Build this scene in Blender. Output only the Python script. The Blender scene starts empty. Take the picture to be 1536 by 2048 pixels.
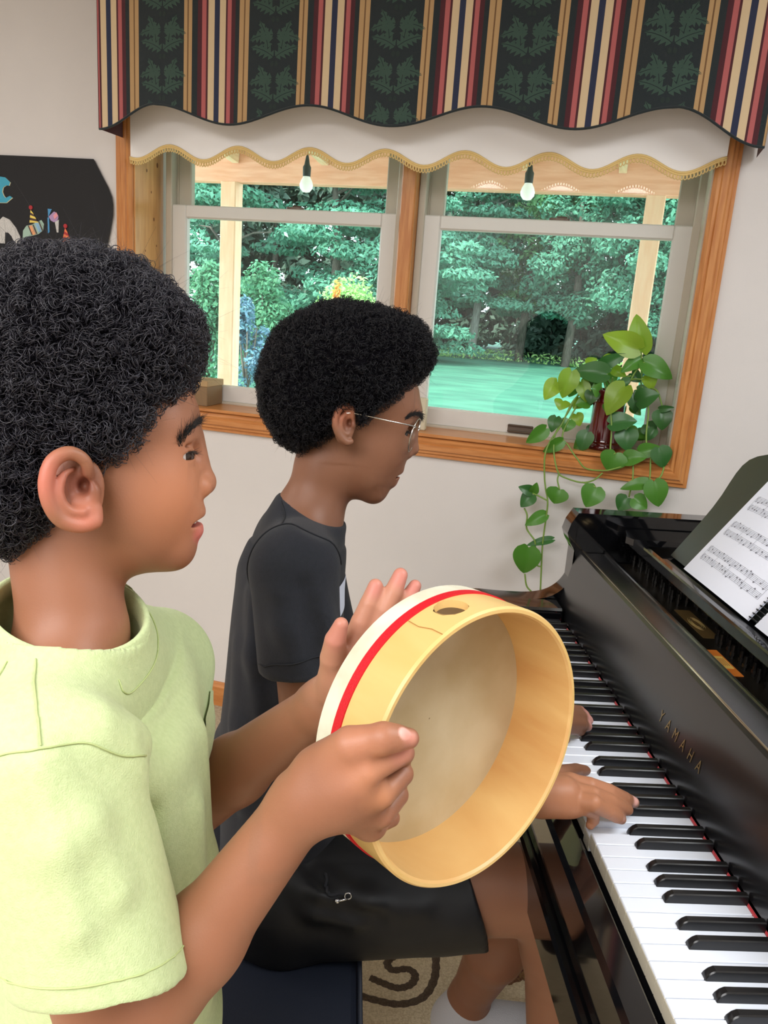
import bpy, math, random
import numpy as np
from mathutils import Matrix, Vector
PI = math.pi
random.seed(7)
scene = bpy.context.scene
COL = scene.collection

def lin(r, g, b, a=1.0):
    f = lambda c: (c/255/12.92) if c/255 <= .04045 else ((c/255+.055)/1.055)**2.4
    return (f(r), f(g), f(b), a)

# ------------------------------------------------------------------ camera
cam = bpy.data.cameras.new('camera'); cam_o = bpy.data.objects.new('camera', cam); COL.objects.link(cam_o)
cam.sensor_fit = 'VERTICAL'; cam.sensor_height = 24.0; cam.lens = 24.0*1600/2048
cam.clip_start = .02; cam.clip_end = 200
cam_o.matrix_world = Matrix(((0.956765, -0.136031, 0.257092, 0.0),
                             (0.282238, 0.220553, -0.933648, 0.0),
                             (0.070303, 0.965843, 0.249411, 1.385),
                             (0, 0, 0, 1)))
scene.camera = cam_o
# ------------------------------------------------------------------ sky, sun, room lamp, added fill lights, exposure
w = bpy.data.worlds.new('world'); scene.world = w; w.use_nodes = True
bg = w.node_tree.nodes['Background']; bg.inputs[0].default_value = (.78, .90, 1.0, 1); bg.inputs[1].default_value = 5.5
sun = bpy.data.lights.new('sun', 'SUN'); sun.energy = 6.0; sun.angle = .02; sun.color = (1, .95, .85)
sun_o = bpy.data.objects.new('sun', sun); COL.objects.link(sun_o); sun_o.rotation_euler = Vector((.42, .55, -.75)).to_track_quat('-Z', 'Y').to_euler()
def area(name, loc, sx, sy, power, color, rot=(0, 0, 0)):
    l = bpy.data.lights.new(name, 'AREA'); l.shape = 'RECTANGLE'; l.size = sx; l.size_y = sy; l.energy = power; l.color = color
    o = bpy.data.objects.new(name, l); COL.objects.link(o); o.location = loc; o.rotation_euler = rot
    return o
area('ceiling_lamp', (1.15, .70, 2.41), 1.1, 1.1, 37, (.93, .975, 1))
area('fill_light_rear', (-.9, -1.35, 2.41), 2.2, 1.8, 120, (.985, .98, .985))  # added fill light from behind the camera
area('fill_light_side', (-2.3, .7, 2.41), .9, .9, 17, (1, .96, .92))  # added fill that brightens the upper left of the window wall
scene.view_settings.view_transform = 'Standard'; scene.view_settings.look = 'None'
scene.view_settings.exposure = 0.0; scene.view_settings.gamma = 1.0; scene.view_settings.use_curve_mapping = False

# ------------------------------------------------------------------ materials
def mat(name, col, rough=.6, metal=0., spec=.5, noise=None, bump=None, sss=0., coat=0., emis=0., sheen=0., attr=None, aniso=None):
    """noise=(scale, colour2, detail, stretch xyz); bump=(scale, strength, stretch)"""
    m = bpy.data.materials.new(name); m.use_nodes = True
    nt = m.node_tree; N = nt.nodes; L = nt.links; b = N['Principled BSDF']
    c = lin(*col)
    b.inputs['Base Color'].default_value = c; b.inputs['Roughness'].default_value = rough
    b.inputs['Metallic'].default_value = metal; b.inputs['Specular IOR Level'].default_value = spec
    if sss:
        b.inputs['Subsurface Weight'].default_value = sss; b.inputs['Subsurface Radius'].default_value = (.9, .35, .2); b.inputs['Subsurface Scale'].default_value = .008
    if coat: b.inputs['Coat Weight'].default_value = coat; b.inputs['Coat Roughness'].default_value = .05
    if sheen: b.inputs['Sheen Weight'].default_value = sheen
    if emis: b.inputs['Emission Color'].default_value = c; b.inputs['Emission Strength'].default_value = emis
    def coords(stretch):
        tc = N.new('ShaderNodeTexCoord'); mp = N.new('ShaderNodeMapping'); mp.inputs['Scale'].default_value = stretch
        L.new(tc.outputs['Object'], mp.inputs[0]); return mp.outputs[0]
    src = None
    if attr:
        a = N.new('ShaderNodeVertexColor'); a.layer_name = attr; src = a.outputs[0]
    if noise:
        n = N.new('ShaderNodeTexNoise'); n.inputs['Scale'].default_value = noise[0]; n.inputs['Detail'].default_value = noise[2] if len(noise) > 2 else 4
        L.new(coords(noise[3] if len(noise) > 3 else (1, 1, 1)), n.inputs['Vector'])
        r = N.new('ShaderNodeMapRange'); r.inputs[1].default_value = .35; r.inputs[2].default_value = .65
        L.new(n.outputs[0], r.inputs[0])
        mx = N.new('ShaderNodeMix'); mx.data_type = 'RGBA'
        mx.inputs[6].default_value = c; mx.inputs[7].default_value = lin(*noise[1])
        L.new(r.outputs[0], mx.inputs[0])
        if src is not None:
            mm = N.new('ShaderNodeMix'); mm.data_type = 'RGBA'; mm.blend_type = 'MULTIPLY'; mm.inputs[0].default_value = 1
            L.new(mx.outputs[2], mm.inputs[6]); L.new(src, mm.inputs[7]); src = mm.outputs[2]
        else: src = mx.outputs[2]
    if src is not None: L.new(src, b.inputs['Base Color'])
    if bump:
        n = N.new('ShaderNodeTexNoise'); n.inputs['Scale'].default_value = bump[0]; n.inputs['Detail'].default_value = 3
        L.new(coords(bump[2] if len(bump) > 2 else (1, 1, 1)), n.inputs['Vector'])
        bp = N.new('ShaderNodeBump'); bp.inputs['Strength'].default_value = bump[1]; bp.inputs['Distance'].default_value = .002
        L.new(n.outputs[0], bp.inputs['Height']); L.new(bp.outputs[0], b.inputs['Normal'])
    return m

def foliage_mat(name, cols, trans=.25):
    m = bpy.data.materials.new(name); m.use_nodes = True
    nt = m.node_tree; N = nt.nodes; L = nt.links; b = N['Principled BSDF']; out = N['Material Output']
    g = N.new('ShaderNodeNewGeometry'); cr = N.new('ShaderNodeValToRGB')
    el = cr.color_ramp.elements
    for i, c in enumerate(cols):
        p = i/(len(cols)-1)
        e = el[0] if i == 0 else (el[1] if i == len(cols)-1 else el.new(p))
        e.position = p; e.color = lin(*c)
    L.new(g.outputs['Random Per Island'], cr.inputs[0]); L.new(cr.outputs[0], b.inputs['Base Color'])
    b.inputs['Roughness'].default_value = .6
    t = N.new('ShaderNodeBsdfTranslucent'); L.new(cr.outputs[0], t.inputs[0])
    mx = N.new('ShaderNodeMixShader'); mx.inputs[0].default_value = trans
    L.new(b.outputs[0], mx.inputs[1]); L.new(t.outputs[0], mx.inputs[2]); L.new(mx.outputs[0], out.inputs[0])
    return m

def glass_mat(name, tint, gloss=.05):
    m = bpy.data.materials.new(name); m.use_nodes = True
    nt = m.node_tree; N = nt.nodes; L = nt.links; out = N['Material Output']; N.remove(N['Principled BSDF'])
    t = N.new('ShaderNodeBsdfTransparent'); t.inputs[0].default_value = tint
    g = N.new('ShaderNodeBsdfGlossy'); g.inputs['Roughness'].default_value = .02
    mx = N.new('ShaderNodeMixShader'); mx.inputs[0].default_value = gloss
    L.new(t.outputs[0], mx.inputs[1]); L.new(g.outputs[0], mx.inputs[2]); L.new(mx.outputs[0], out.inputs[0])
    return m

# ------------------------------------------------------------------ mesh helpers
class MB:
    def __init__(s): s.v = []; s.f = []; s.m = []
    def add(s, verts, faces, mi=0):
        o = len(s.v); s.v.extend([tuple(map(float, p)) for p in verts]); s.f.extend([tuple(i+o for i in f) for f in faces]); s.m.extend([mi]*len(faces)); return s
    def box(s, x0, x1, y0, y1, z0, z1, mi=0, bev=0.):
        x0, x1 = min(x0, x1), max(x0, x1); y0, y1 = min(y0, y1), max(y0, y1); z0, z1 = min(z0, z1), max(z0, z1)
        if bev <= 0:
            v = [(x, y, z) for x in (x0, x1) for y in (y0, y1) for z in (z0, z1)]
            return s.add(v, [(0, 1, 3, 2), (4, 6, 7, 5), (0, 4, 5, 1), (2, 3, 7, 6), (0, 2, 6, 4), (1, 5, 7, 3)], mi)
        b = bev; idx = {}; v = []
        for sx in (0, 1):
            for sy in (0, 1):
                for sz in (0, 1):
                    X = (x0, x1)[sx]; Y = (y0, y1)[sy]; Z = (z0, z1)[sz]; ix = b*(1-2*sx); iy = b*(1-2*sy); iz = b*(1-2*sz)
                    for a, p in (('x', (X, Y+iy, Z+iz)), ('y', (X+ix, Y, Z+iz)), ('z', (X+ix, Y+iy, Z))):
                        idx[(sx, sy, sz, a)] = len(v); v.append(p)
        g = lambda *k: idx[k]; F = []
        for q in (0, 1):
            F.append([g(q, 0, 0, 'x'), g(q, 1, 0, 'x'), g(q, 1, 1, 'x'), g(q, 0, 1, 'x')][::1 if q else -1])
            F.append([g(0, q, 0, 'y'), g(1, q, 0, 'y'), g(1, q, 1, 'y'), g(0, q, 1, 'y')][::-1 if q else 1])
            F.append([g(0, 0, q, 'z'), g(1, 0, q, 'z'), g(1, 1, q, 'z'), g(0, 1, q, 'z')][::1 if q else -1])
        for p in (0, 1):
            for q in (0, 1):
                F.append([g(p, q, 0, 'x'), g(p, q, 1, 'x'), g(p, q, 1, 'y'), g(p, q, 0, 'y')])
                F.append([g(p, 0, q, 'x'), g(p, 1, q, 'x'), g(p, 1, q, 'z'), g(p, 0, q, 'z')])
                F.append([g(0, p, q, 'y'), g(1, p, q, 'y'), g(1, p, q, 'z'), g(0, p, q, 'z')])
                for r in (0, 1): F.append([g(p, q, r, 'x'), g(p, q, r, 'y'), g(p, q, r, 'z')])
        return s.add(v, F, mi)
    def prism(s, poly, t0, t1, axis='y', mi=0):
        """poly: 2D points; axis 'y' -> (x,z) profile along y, 'x' -> (y,z) along x, 'z' -> (x,y) along z"""
        put = {'y': lambda p, t: (p[0], t, p[1]), 'x': lambda p, t: (t, p[0], p[1]), 'z': lambda p, t: (p[0], p[1], t)}[axis]
        n = len(poly); v = [put(p, t0) for p in poly]+[put(p, t1) for p in poly]
        F = [(i, (i+1) % n, n+(i+1) % n, n+i) for i in range(n)]+[tuple(range(n))[::-1], tuple(range(n, 2*n))]
        return s.add(v, F, mi)
    def tube(s, pts, r, n=8, mi=0, closed=False, flat=None):
        P = np.array(pts, float)[:, :3]; m = len(P); R = np.full(m, r) if np.isscalar(r) else np.array(r, float)
        T = np.roll(P, -1, 0)-np.roll(P, 1, 0) if closed else np.gradient(P, axis=0)
        T /= np.linalg.norm(T, axis=1)[:, None]+1e-12
        u = np.cross(T[0], [0, 0, 1.]);
        if np.linalg.norm(u) < 1e-3: u = np.cross(T[0], [1., 0, 0])
        v = []
        for i in range(m):
            u = u-T[i]*(u@T[i]); u /= np.linalg.norm(u)+1e-12; w_ = np.cross(T[i], u)
            for k in range(n):
                a = 2*PI*k/n; v.append(P[i]+R[i]*(math.cos(a)*u+math.sin(a)*w_))
        F = []
        for i in range(m if closed else m-1):
            j = (i+1) % m
            for k in range(n): F.append((i*n+k, i*n+(k+1) % n, j*n+(k+1) % n, j*n+k))
        if not closed: F += [tuple(range(n))[::-1], tuple(range((m-1)*n, m*n))]
        return s.add(v, F, mi)
    def lathe(s, prof, c=(0, 0, 0), n=32, mi=0):
        v = []; F = []
        for r, z in prof:
            for k in range(n): a = 2*PI*k/n; v.append((c[0]+r*math.cos(a), c[1]+r*math.sin(a), c[2]+z))
        for i in range(len(prof)-1):
            for k in range(n): F.append((i*n+k, i*n+(k+1) % n, (i+1)*n+(k+1) % n, (i+1)*n+k))
        return s.add(v, F, mi)
    def sphere(s, c, r, n=10, mi=0):
        r3 = (r, r, r) if np.isscalar(r) else r
        v = []; F = []
        for i in range(n+1):
            th = PI*i/n
            for k in range(2*n):
                a = PI*k/n; v.append((c[0]+r3[0]*math.sin(th)*math.cos(a), c[1]+r3[1]*math.sin(th)*math.sin(a), c[2]+r3[2]*math.cos(th)))
        for i in range(n):
            for k in range(2*n): F.append((i*2*n+k, (i+1)*2*n+k, (i+1)*2*n+(k+1) % (2*n), i*2*n+(k+1) % (2*n)))
        return s.add(v, F, mi)
    def grid(s, fn, nu, nv, mi=0, mfun=None):
        v = [fn(i/nu, j/nv) for i in range(nu+1) for j in range(nv+1)]
        o = len(s.v); s.v.extend([tuple(map(float, p)) for p in v])
        for i in range(nu):
            for j in range(nv):
                s.f.append((o+i*(nv+1)+j, o+(i+1)*(nv+1)+j, o+(i+1)*(nv+1)+j+1, o+i*(nv+1)+j+1)); s.m.append(mfun(i, j) if mfun else mi)
        return s
    def build(s, name, mats, parent=None, base=(0, 0, 0), smooth=False, angle=None, recalc=True):
        me = bpy.data.meshes.new(name); b = np.array(base, float)
        V = np.array(s.v, float).reshape(-1, 3)-b
        me.from_pydata(V.tolist(), [], s.f)
        return finish(me, name, mats, parent, s.m, smooth, angle, recalc)

def finish(me, name, mats, parent=None, midx=None, smooth=False, angle=None, recalc=True):
    mats = mats if isinstance(mats, (list, tuple)) else [mats]
    for m in mats: me.materials.append(m)
    if midx is not None and len(mats) > 1: me.polygons.foreach_set('material_index', np.array(midx, dtype=np.int32))
    if recalc:
        import bmesh
        bm = bmesh.new(); bm.from_mesh(me); bmesh.ops.recalc_face_normals(bm, faces=bm.faces); bm.to_mesh(me); bm.free()
    if smooth:
        me.polygons.foreach_set('use_smooth', np.ones(len(me.polygons), dtype=bool))
        if angle: me.set_sharp_from_angle(angle=math.radians(angle))
    me.update()
    o = bpy.data.objects.new(name, me); COL.objects.link(o)
    if parent: o.parent = parent
    return o

def raw_mesh(name, V, F, mats, parent=None, smooth=True, midx=None):
    """fast path for big numpy meshes with faces all of one size"""
    V = np.asarray(V, np.float32); F = np.asarray(F, np.int32); k = F.shape[1]
    me = bpy.data.meshes.new(name)
    me.vertices.add(len(V)); me.vertices.foreach_set('co', V.ravel())
    me.loops.add(F.size); me.loops.foreach_set('vertex_index', F.ravel())
    me.polygons.add(len(F)); me.polygons.foreach_set('loop_start', np.arange(0, F.size, k, dtype=np.int32))
    me.update(calc_edges=True)
    return finish(me, name, mats, parent, midx, smooth, None, False)

# the piano stands turned in the room: its frame is (x into the piano, y towards the window wall, z up)
PO = (0.0475, 0.9661); PA = math.radians(18.558)
cA, sA = math.cos(PA), math.sin(PA)
def toW(p): return (PO[0]+p[0]*cA-p[1]*sA, PO[1]+p[0]*sA+p[1]*cA, p[2])
def tag(o, label=None, cat=None, group=None, kind=None, category=None):
    cat = cat or category
    if label: o['label'] = label
    if cat: o['category'] = cat
    if group: o['group'] = group
    if kind: o['kind'] = kind
    return o
def empty(name, loc, rz=0., **kw):
    o = bpy.data.objects.new(name, None); COL.objects.link(o); o.location = loc; o.rotation_euler = (0, 0, rz); o.empty_display_size = .05
    return tag(o, **kw)
def thing(name, base, **kw):
    """an Empty in the turned frame; children are built with base=base"""
    return empty(name, toW(base), PA, **kw)

def spline(P, n=6):
    P = np.array(P, float); Q = np.vstack([2*P[0]-P[1], P, 2*P[-1]-P[-2]]); out = []
    for i in range(1, len(Q)-2):
        for t in np.linspace(0, 1, n, endpoint=False):
            a, b_, c, d_ = Q[i-1:i+3]; out.append(.5*((2*b_)+(c-a)*t+(2*a-5*b_+4*c-d_)*t*t+(-a+3*b_-3*c+d_)*t**3))
    out.append(Q[-2]); return np.array(out)
# ------------------------------------------------------------------ signed-distance modelling
def smin(a, b, k):
    if k <= 0: return np.minimum(a, b)
    h = np.maximum(k-np.abs(a-b), 0)/k
    return np.minimum(a, b)-h*h*k*.25
def smax(a, b, k): return -smin(-a, -b, k)
class S:
    """a list of shapes blended one after another"""
    def __init__(s, frame=None): s.p = []; s.frame = np.eye(3) if frame is None else np.array(frame, float)
    def cone(s, a, ra, b, rb, k=.01, op=1):
        A = np.array(a[:3], float); B = np.array(b[:3], float)
        ra = ra*(a[3] if len(a) > 3 else 1); rb = rb*(b[3] if len(b) > 3 else 1)
        def f(P):
            d = B-A; t = np.clip(((P-A)@d)/(d@d+1e-12), 0, 1); return np.linalg.norm(P-A-t[..., None]*d, axis=-1)-(ra+(rb-ra)*t)
        R = max(ra, rb); s.p.append((f, np.minimum(A, B)-R, np.maximum(A, B)+R, k, op)); return s
    def chain(s, pts, k=.008, sub=0):
        """pts: [(point4, r_px), ...]"""
        if sub:
            q = spline([(*a[:3], r_*a[3]) for a, r_ in pts], sub); pts = [((*p_[:3], 1.), p_[3]) for p_ in q]
        A = np.array([a[:3] for a, _ in pts], float); r = np.array([q*a[3] for a, q in pts])
        def f(P):
            d = np.full(P.shape[:-1], 9.)
            for a, b, r0, r1 in zip(A[:-1], A[1:], r[:-1], r[1:]):
                e = b-a; t = np.clip(((P-a)@e)/(e@e+1e-12), 0, 1); d = smin(d, np.linalg.norm(P-a-t[..., None]*e, axis=-1)-(r0+(r1-r0)*t), .0008)
            return d
        R = r[:, None]; s.p.append((f, (A-R).min(0), (A+R).max(0), k, 1)); return s
    def ell(s, c, r, ang=0., k=.01, op=1, frame=None):
        C = np.array(c[:3], float); sc = c[3] if len(c) > 3 else 1; r = np.array(r, float)*sc
        F = s.frame if frame is None else np.array(frame, float)
        ca, sa = math.cos(math.radians(ang)), math.sin(math.radians(ang))
        Rm = np.array([F[0]*ca+F[1]*sa, -F[0]*sa+F[1]*ca, F[2]])
        def f(P):
            q = (P-C)@Rm.T; k0 = np.linalg.norm(q/r, axis=-1); k1 = np.linalg.norm(q/(r*r), axis=-1)+1e-9; return k0*(k0-1)/k1
        e = np.sqrt(((Rm*r[:, None])**2).sum(0)); s.p.append((f, C-e, C+e, k, op)); return s
    def plane(s, p, n, k=.004):
        """cut away the side the normal points to"""
        P0 = np.array(p[:3], float); n = np.array(n, float); n /= np.linalg.norm(n)
        s.p.append((lambda P: -((P-P0)@n), None, None, k, -1)); return s
    def custom(s, f, lo, hi, k=.005, op=1): s.p.append((f, np.array(lo, float), np.array(hi, float), k, op)); return s
    def __call__(s, P):
        P = np.asarray(P, float); d = np.full(P.shape[:-1], .5)
        for f, lo, hi, k, op in s.p:
            if lo is None: m = np.ones(d.shape, bool)
            else: m = np.all((P > lo-2*k-.012) & (P < hi+2*k+.012), axis=-1)
            if not m.any(): continue
            e = f(P[m]); d[m] = smin(d[m], e, k) if op > 0 else smax(d[m], -e, k)
        return d
    def grad(s, P, h=5e-4):
        g = np.stack([s(P+np.eye(3)[i]*h)-s(P-np.eye(3)[i]*h) for i in range(3)], -1); return g/(np.linalg.norm(g, axis=-1, keepdims=True)+1e-9)
    def snap(s, P, it=6, lift=0.):
        P = np.array(P, float)[..., :3]
        for _ in range(it): P = P-s.grad(P)*(s(P)-lift)[..., None]
        return P
    def field(s, lo, hi, h):
        lo = np.array(lo, float); n = np.ceil((np.array(hi)-lo)/h).astype(int)+1
        ax = [lo[i]+h*np.arange(n[i]) for i in range(3)]
        v = np.full(tuple(n), .5, np.float32)
        for f, a, b, k, op in s.p:
            if a is None: sl = [slice(0, n[i]) for i in range(3)]
            else:
                pad = 2*k+4*h
                i0 = np.clip(np.floor((a-pad-lo)/h).astype(int), 0, n); i1 = np.clip(np.ceil((b+pad-lo)/h).astype(int)+1, 0, n)
                if np.any(i1 <= i0): continue
                sl = [slice(i0[i], i1[i]) for i in range(3)]
            for x0 in range(sl[0].start, sl[0].stop, 32):
                sx = slice(x0, min(x0+32, sl[0].stop))
                P = np.stack(np.meshgrid(ax[0][sx], ax[1][sl[1]], ax[2][sl[2]], indexing='ij'), -1)
                e = f(P).astype(np.float32); c = v[sx, sl[1], sl[2]]
                v[sx, sl[1], sl[2]] = smin(c, e, k) if op > 0 else smax(c, -e, k)
        return v, lo
    def mesh(s, lo, hi, h, smooth=2):
        v, lo = s.field(lo, hi, h); V, F = nets(v, lo, h)
        return relax(V, F, smooth), F

def nets(v, lo, h):
    ins = v < 0
    c = np.zeros(tuple(np.array(v.shape)-1), np.int8)
    offs = [(i, j, k) for i in (0, 1) for j in (0, 1) for k in (0, 1)]
    n = np.array(v.shape)-1
    for i, j, k in offs: c += ins[i:i+n[0], j:j+n[1], k:k+n[2]]
    act = (c > 0) & (c < 8); idx = np.argwhere(act); ids = np.full(act.shape, -1, np.int32); ids[act] = np.arange(len(idx))
    acc = np.zeros((len(idx), 3)); cnt = np.zeros(len(idx))
    for o in offs:
        for ax in range(3):
            if o[ax]: continue
            q = list(o); q[ax] = 1
            a = v[idx[:, 0]+o[0], idx[:, 1]+o[1], idx[:, 2]+o[2]]; b = v[idx[:, 0]+q[0], idx[:, 1]+q[1], idx[:, 2]+q[2]]
            m = (a < 0) != (b < 0); t = np.where(m, a/np.where(m, a-b, 1), 0)
            p = np.tile(np.array(o, float), (len(idx), 1)); p[:, ax] += t; acc[m] += p[m]; cnt[m] += 1
    V = lo+h*(idx+acc/cnt[:, None]); F = []
    for ax in range(3):
        s0 = [slice(0, -1) if i == ax else slice(1, -1) for i in range(3)]; s1 = [slice(1, None) if i == ax else slice(1, -1) for i in range(3)]
        A = ins[tuple(s0)]; B = ins[tuple(s1)]
        for flip in (0, 1):
            e = np.argwhere((A & ~B) if not flip else (~A & B))
            if not len(e): continue
            for i in range(3):
                if i != ax: e[:, i] += 1
            b, c_ = [i for i in range(3) if i != ax]
            q = []
            for db, dc in ((1, 1), (0, 1), (0, 0), (1, 0)):
                g = e.copy(); g[:, b] -= db; g[:, c_] -= dc; q.append(ids[g[:, 0], g[:, 1], g[:, 2]])
            q = np.stack(q, 1)
            if (flip == 0) == (ax == 1): q = q[:, ::-1]
            F.append(q)
    F = np.concatenate(F); F = F[(F >= 0).all(1)]
    return V, F

def relax(V, F, it=2, lam=.5):
    for _ in range(it):
        acc = np.zeros_like(V); cnt = np.zeros(len(V))
        for i in range(4):
            for j in (1, 3):
                np.add.at(acc, F[:, i], V[F[:, (i+j) % 4]]); np.add.at(cnt, F[:, i], 1)
        V = V+(acc/np.maximum(cnt, 1)[:, None]-V)*lam
    return V

def vnormals(V, F):
    n = np.cross(V[F[:, 2]]-V[F[:, 0]], V[F[:, 3]]-V[F[:, 1]]); N = np.zeros_like(V)
    for i in range(4): np.add.at(N, F[:, i], n)
    return N/(np.linalg.norm(N, axis=1, keepdims=True)+1e-12)

def merge_regions(s, regions):
    """regions: [(lo, hi, h)], finest first; later ones leave out what finer ones already cover"""
    VV = []; FF = []; o = 0
    for r, (lo, hi, h) in enumerate(regions):
        V, F = s.mesh(lo, hi, h)
        for lo2, hi2, h2 in regions[:r]:
            inn = np.all((V > np.array(lo2)+2.2*h) & (V < np.array(hi2)-2.2*h), axis=1); F = F[~inn[F].all(1)]
        VV.append(V); FF.append(F+o); o += len(V)
    V = np.concatenate(VV); F = np.concatenate(FF)
    used = np.zeros(len(V), bool); used[F.ravel()] = True; re = np.cumsum(used)-1
    return V[used], re[F]

def paint(o, V, base, zones):
    """skin zones: (point, radius_m, colour, softness); each zone tints a patch (lips, nails, palm) or paints shade into an ear hollow"""
    c = np.tile(np.array(lin(*base)), (len(V), 1))
    for p, r, col, soft in zones:
        d = np.linalg.norm(V-np.array(p[:3]), axis=1); t = np.clip((r-d)/soft+.5, 0, 1)[:, None]; c = c*(1-t)+np.array(lin(*col))*t
    a = o.data.color_attributes.new('skin_colour', 'FLOAT_COLOR', 'POINT'); a.data.foreach_set('color', c.astype(np.float32).ravel())

def curls(P, N, rng, rc=(.003, .006), turns=(1., 2.), rs=.00035, lift=(0., .004), npts=20, pitch=.0025, nside=3):
    """curled strands: one little helix per root point"""
    n = len(P); ax = rng.normal(size=(n, 3)); ax -= N*(ax*N).sum(1)[:, None]*rng.uniform(.2, 1., (n, 1)); ax /= np.linalg.norm(ax, axis=1)[:, None]
    e1 = np.cross(ax, rng.normal(size=(n, 3))); e1 /= np.linalg.norm(e1, axis=1)[:, None]; e2 = np.cross(ax, e1)
    R = rng.uniform(*rc, n); tu = rng.uniform(*turns, n); pt = pitch*rng.uniform(.5, 1.8, n); c = P+N*rng.uniform(*lift, n)[:, None]
    t = np.linspace(0, 1, npts); a = t[None]*tu[:, None]*2*PI
    rad = e1[:, None]*np.cos(a)[..., None]+e2[:, None]*np.sin(a)[..., None]
    grow = (R[:, None]*(.65+.5*t[None]))[..., None]
    pos = c[:, None]+rad*grow+ax[:, None]*((t[None]-.5)*(tu*pt)[:, None])[..., None]
    r = (rs*rng.uniform(.6, 1.4, n))[:, None, None]*np.minimum(1, 4*np.minimum(t, 1-t)+.25)[None, :, None]
    V = np.stack([pos+r*(math.cos(2*PI*k/nside)*rad+math.sin(2*PI*k/nside)*ax[:, None]) for k in range(nside)], 2).reshape(-1, 3)
    base = np.arange(n)[:, None, None]*npts*nside; i = np.arange(npts-1)[None, :, None]*nside; k = np.arange(nside)[None, None]; k2 = (k+1) % nside
    F = np.stack([base+i+k, base+i+k2, base+i+nside+k2, base+i+nside+k], -1).reshape(-1, 4)
    return V, F

def strands(P, D, L, rng, rs=.0003, bend=None, npts=5):
    n = len(P); t = np.linspace(0, 1, npts); D = D/np.linalg.norm(D, axis=1)[:, None]
    b = rng.normal(size=(n, 3))*.25 if bend is None else bend
    pos = P[:, None]+D[:, None]*(t[None]*L[:, None])[..., None]+b[:, None]*(t[None]**2*L[:, None])[..., None]
    u = np.cross(D, rng.normal(size=(n, 3))); u /= np.linalg.norm(u, axis=1)[:, None]; w_ = np.cross(D, u)
    r = rs*(1-.75*t)[None, :, None]
    V = np.stack([pos+r*(math.cos(2*PI*k/3)*u[:, None]+math.sin(2*PI*k/3)*w_[:, None]) for k in range(3)], 2).reshape(-1, 3)
    base = np.arange(n)[:, None, None]*npts*3; i = np.arange(npts-1)[None, :, None]*3; k = np.arange(3)[None, None]; k2 = (k+1) % 3
    F = np.stack([base+i+k, base+i+k2, base+i+3+k2, base+i+3+k], -1).reshape(-1, 4)
    return V, F

def text_mesh(txt, size, spacing=1.):
    cu = bpy.data.curves.new('t', 'FONT'); cu.body = txt; cu.size = size; cu.space_character = spacing; cu.align_x = 'CENTER'; cu.resolution_u = 3; cu.extrude = 0
    o = bpy.data.objects.new('t', cu); COL.objects.link(o)
    dg = bpy.context.evaluated_depsgraph_get(); me = bpy.data.meshes.new_from_object(o.evaluated_get(dg))
    v = [tuple(p.co) for p in me.vertices]; f = [tuple(p.vertices) for p in me.polygons]
    bpy.data.objects.remove(o); bpy.data.curves.remove(cu); bpy.data.meshes.remove(me)
    return v, f
def lay(v, org, X, Y, N, lift=0.):
    org, X, Y, N = (np.array(a, float) for a in (org, X, Y, N)); return [tuple(org+p[0]*X+p[1]*Y+N*lift) for p in v]

# ================================================================== the room
WALL = mat('wall_paint', (212, 207, 204), .85, noise=(3, (208, 203, 200), 3), bump=(260, .08))
CEIL = mat('ceiling_paint', (228, 224, 216), .9)
CARPET = mat('carpet', (176, 160, 134), .95, noise=(120, (150, 133, 108), 5), bump=(400, .6))
PINE = mat('honey_pine', (178, 112, 58), .35, noise=(9, (198, 136, 78), 5, (14, 14, 1.2)), spec=.4)
PINE_H = mat('honey_pine_sill', (178, 112, 58), .3, noise=(9, (196, 132, 76), 5, (1.2, 14, 14)), spec=.5)
PINE_J = mat('knotty_pine', (206, 150, 92), .4, noise=(7, (222, 170, 112), 5, (10, 10, 1.0)))
KNOT = mat('pine_knot', (132, 84, 46), .5)
VINYL = mat('window_vinyl', (206, 202, 196), .35)
VINYL_T = mat('window_vinyl_track', (186, 176, 160), .5)
BRONZE = mat('bronze_latch', (92, 78, 66), .4, metal=.3)
GLASS = glass_mat('window_glass', (.93, .99, .96, 1), .03)
D = 2.3
def struct(name, mb, mats, **k): return tag(mb.build(name, mats, **k), kind='structure')
X0, X1, Y0, ZC = -3.3, 2.3, -2.7, 2.45
struct('floor', MB().box(X0, X1, Y0, D, -.12, 0), CARPET)
struct('ceiling', MB().box(X0, X1, Y0, D+.2, ZC, ZC+.1), CEIL)
struct('wall_left', MB().box(X0-.1, X0, Y0, D+.2, -.1, ZC), WALL)
struct('wall_right', MB().box(X1, X1+.1, Y0, D+.2, -.1, ZC), WALL)
struct('wall_front', MB().box(X0, X1, Y0-.1, Y0, -.1, ZC), WALL)
WX0, WX1, WZ0, WZ1 = -1.503, .163, 1.026, 2.0        # window opening
wb = MB()
wb.box(X0, WX0, D, D+.2, -.1, ZC); wb.box(WX1, X1, D, D+.2, -.1, ZC); wb.box(WX0, WX1, D, D+.2, -.1, WZ0); wb.box(WX0, WX1, D, D+.2, WZ1, ZC)
struct('wall_back', wb, WALL)
bb = MB().prism([(D, 0), (D-.014, 0), (D-.014, .07), (D-.006, .085), (D, .085)], X0, X1, 'x')
struct('baseboard_back', bb, PINE_H)
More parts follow.
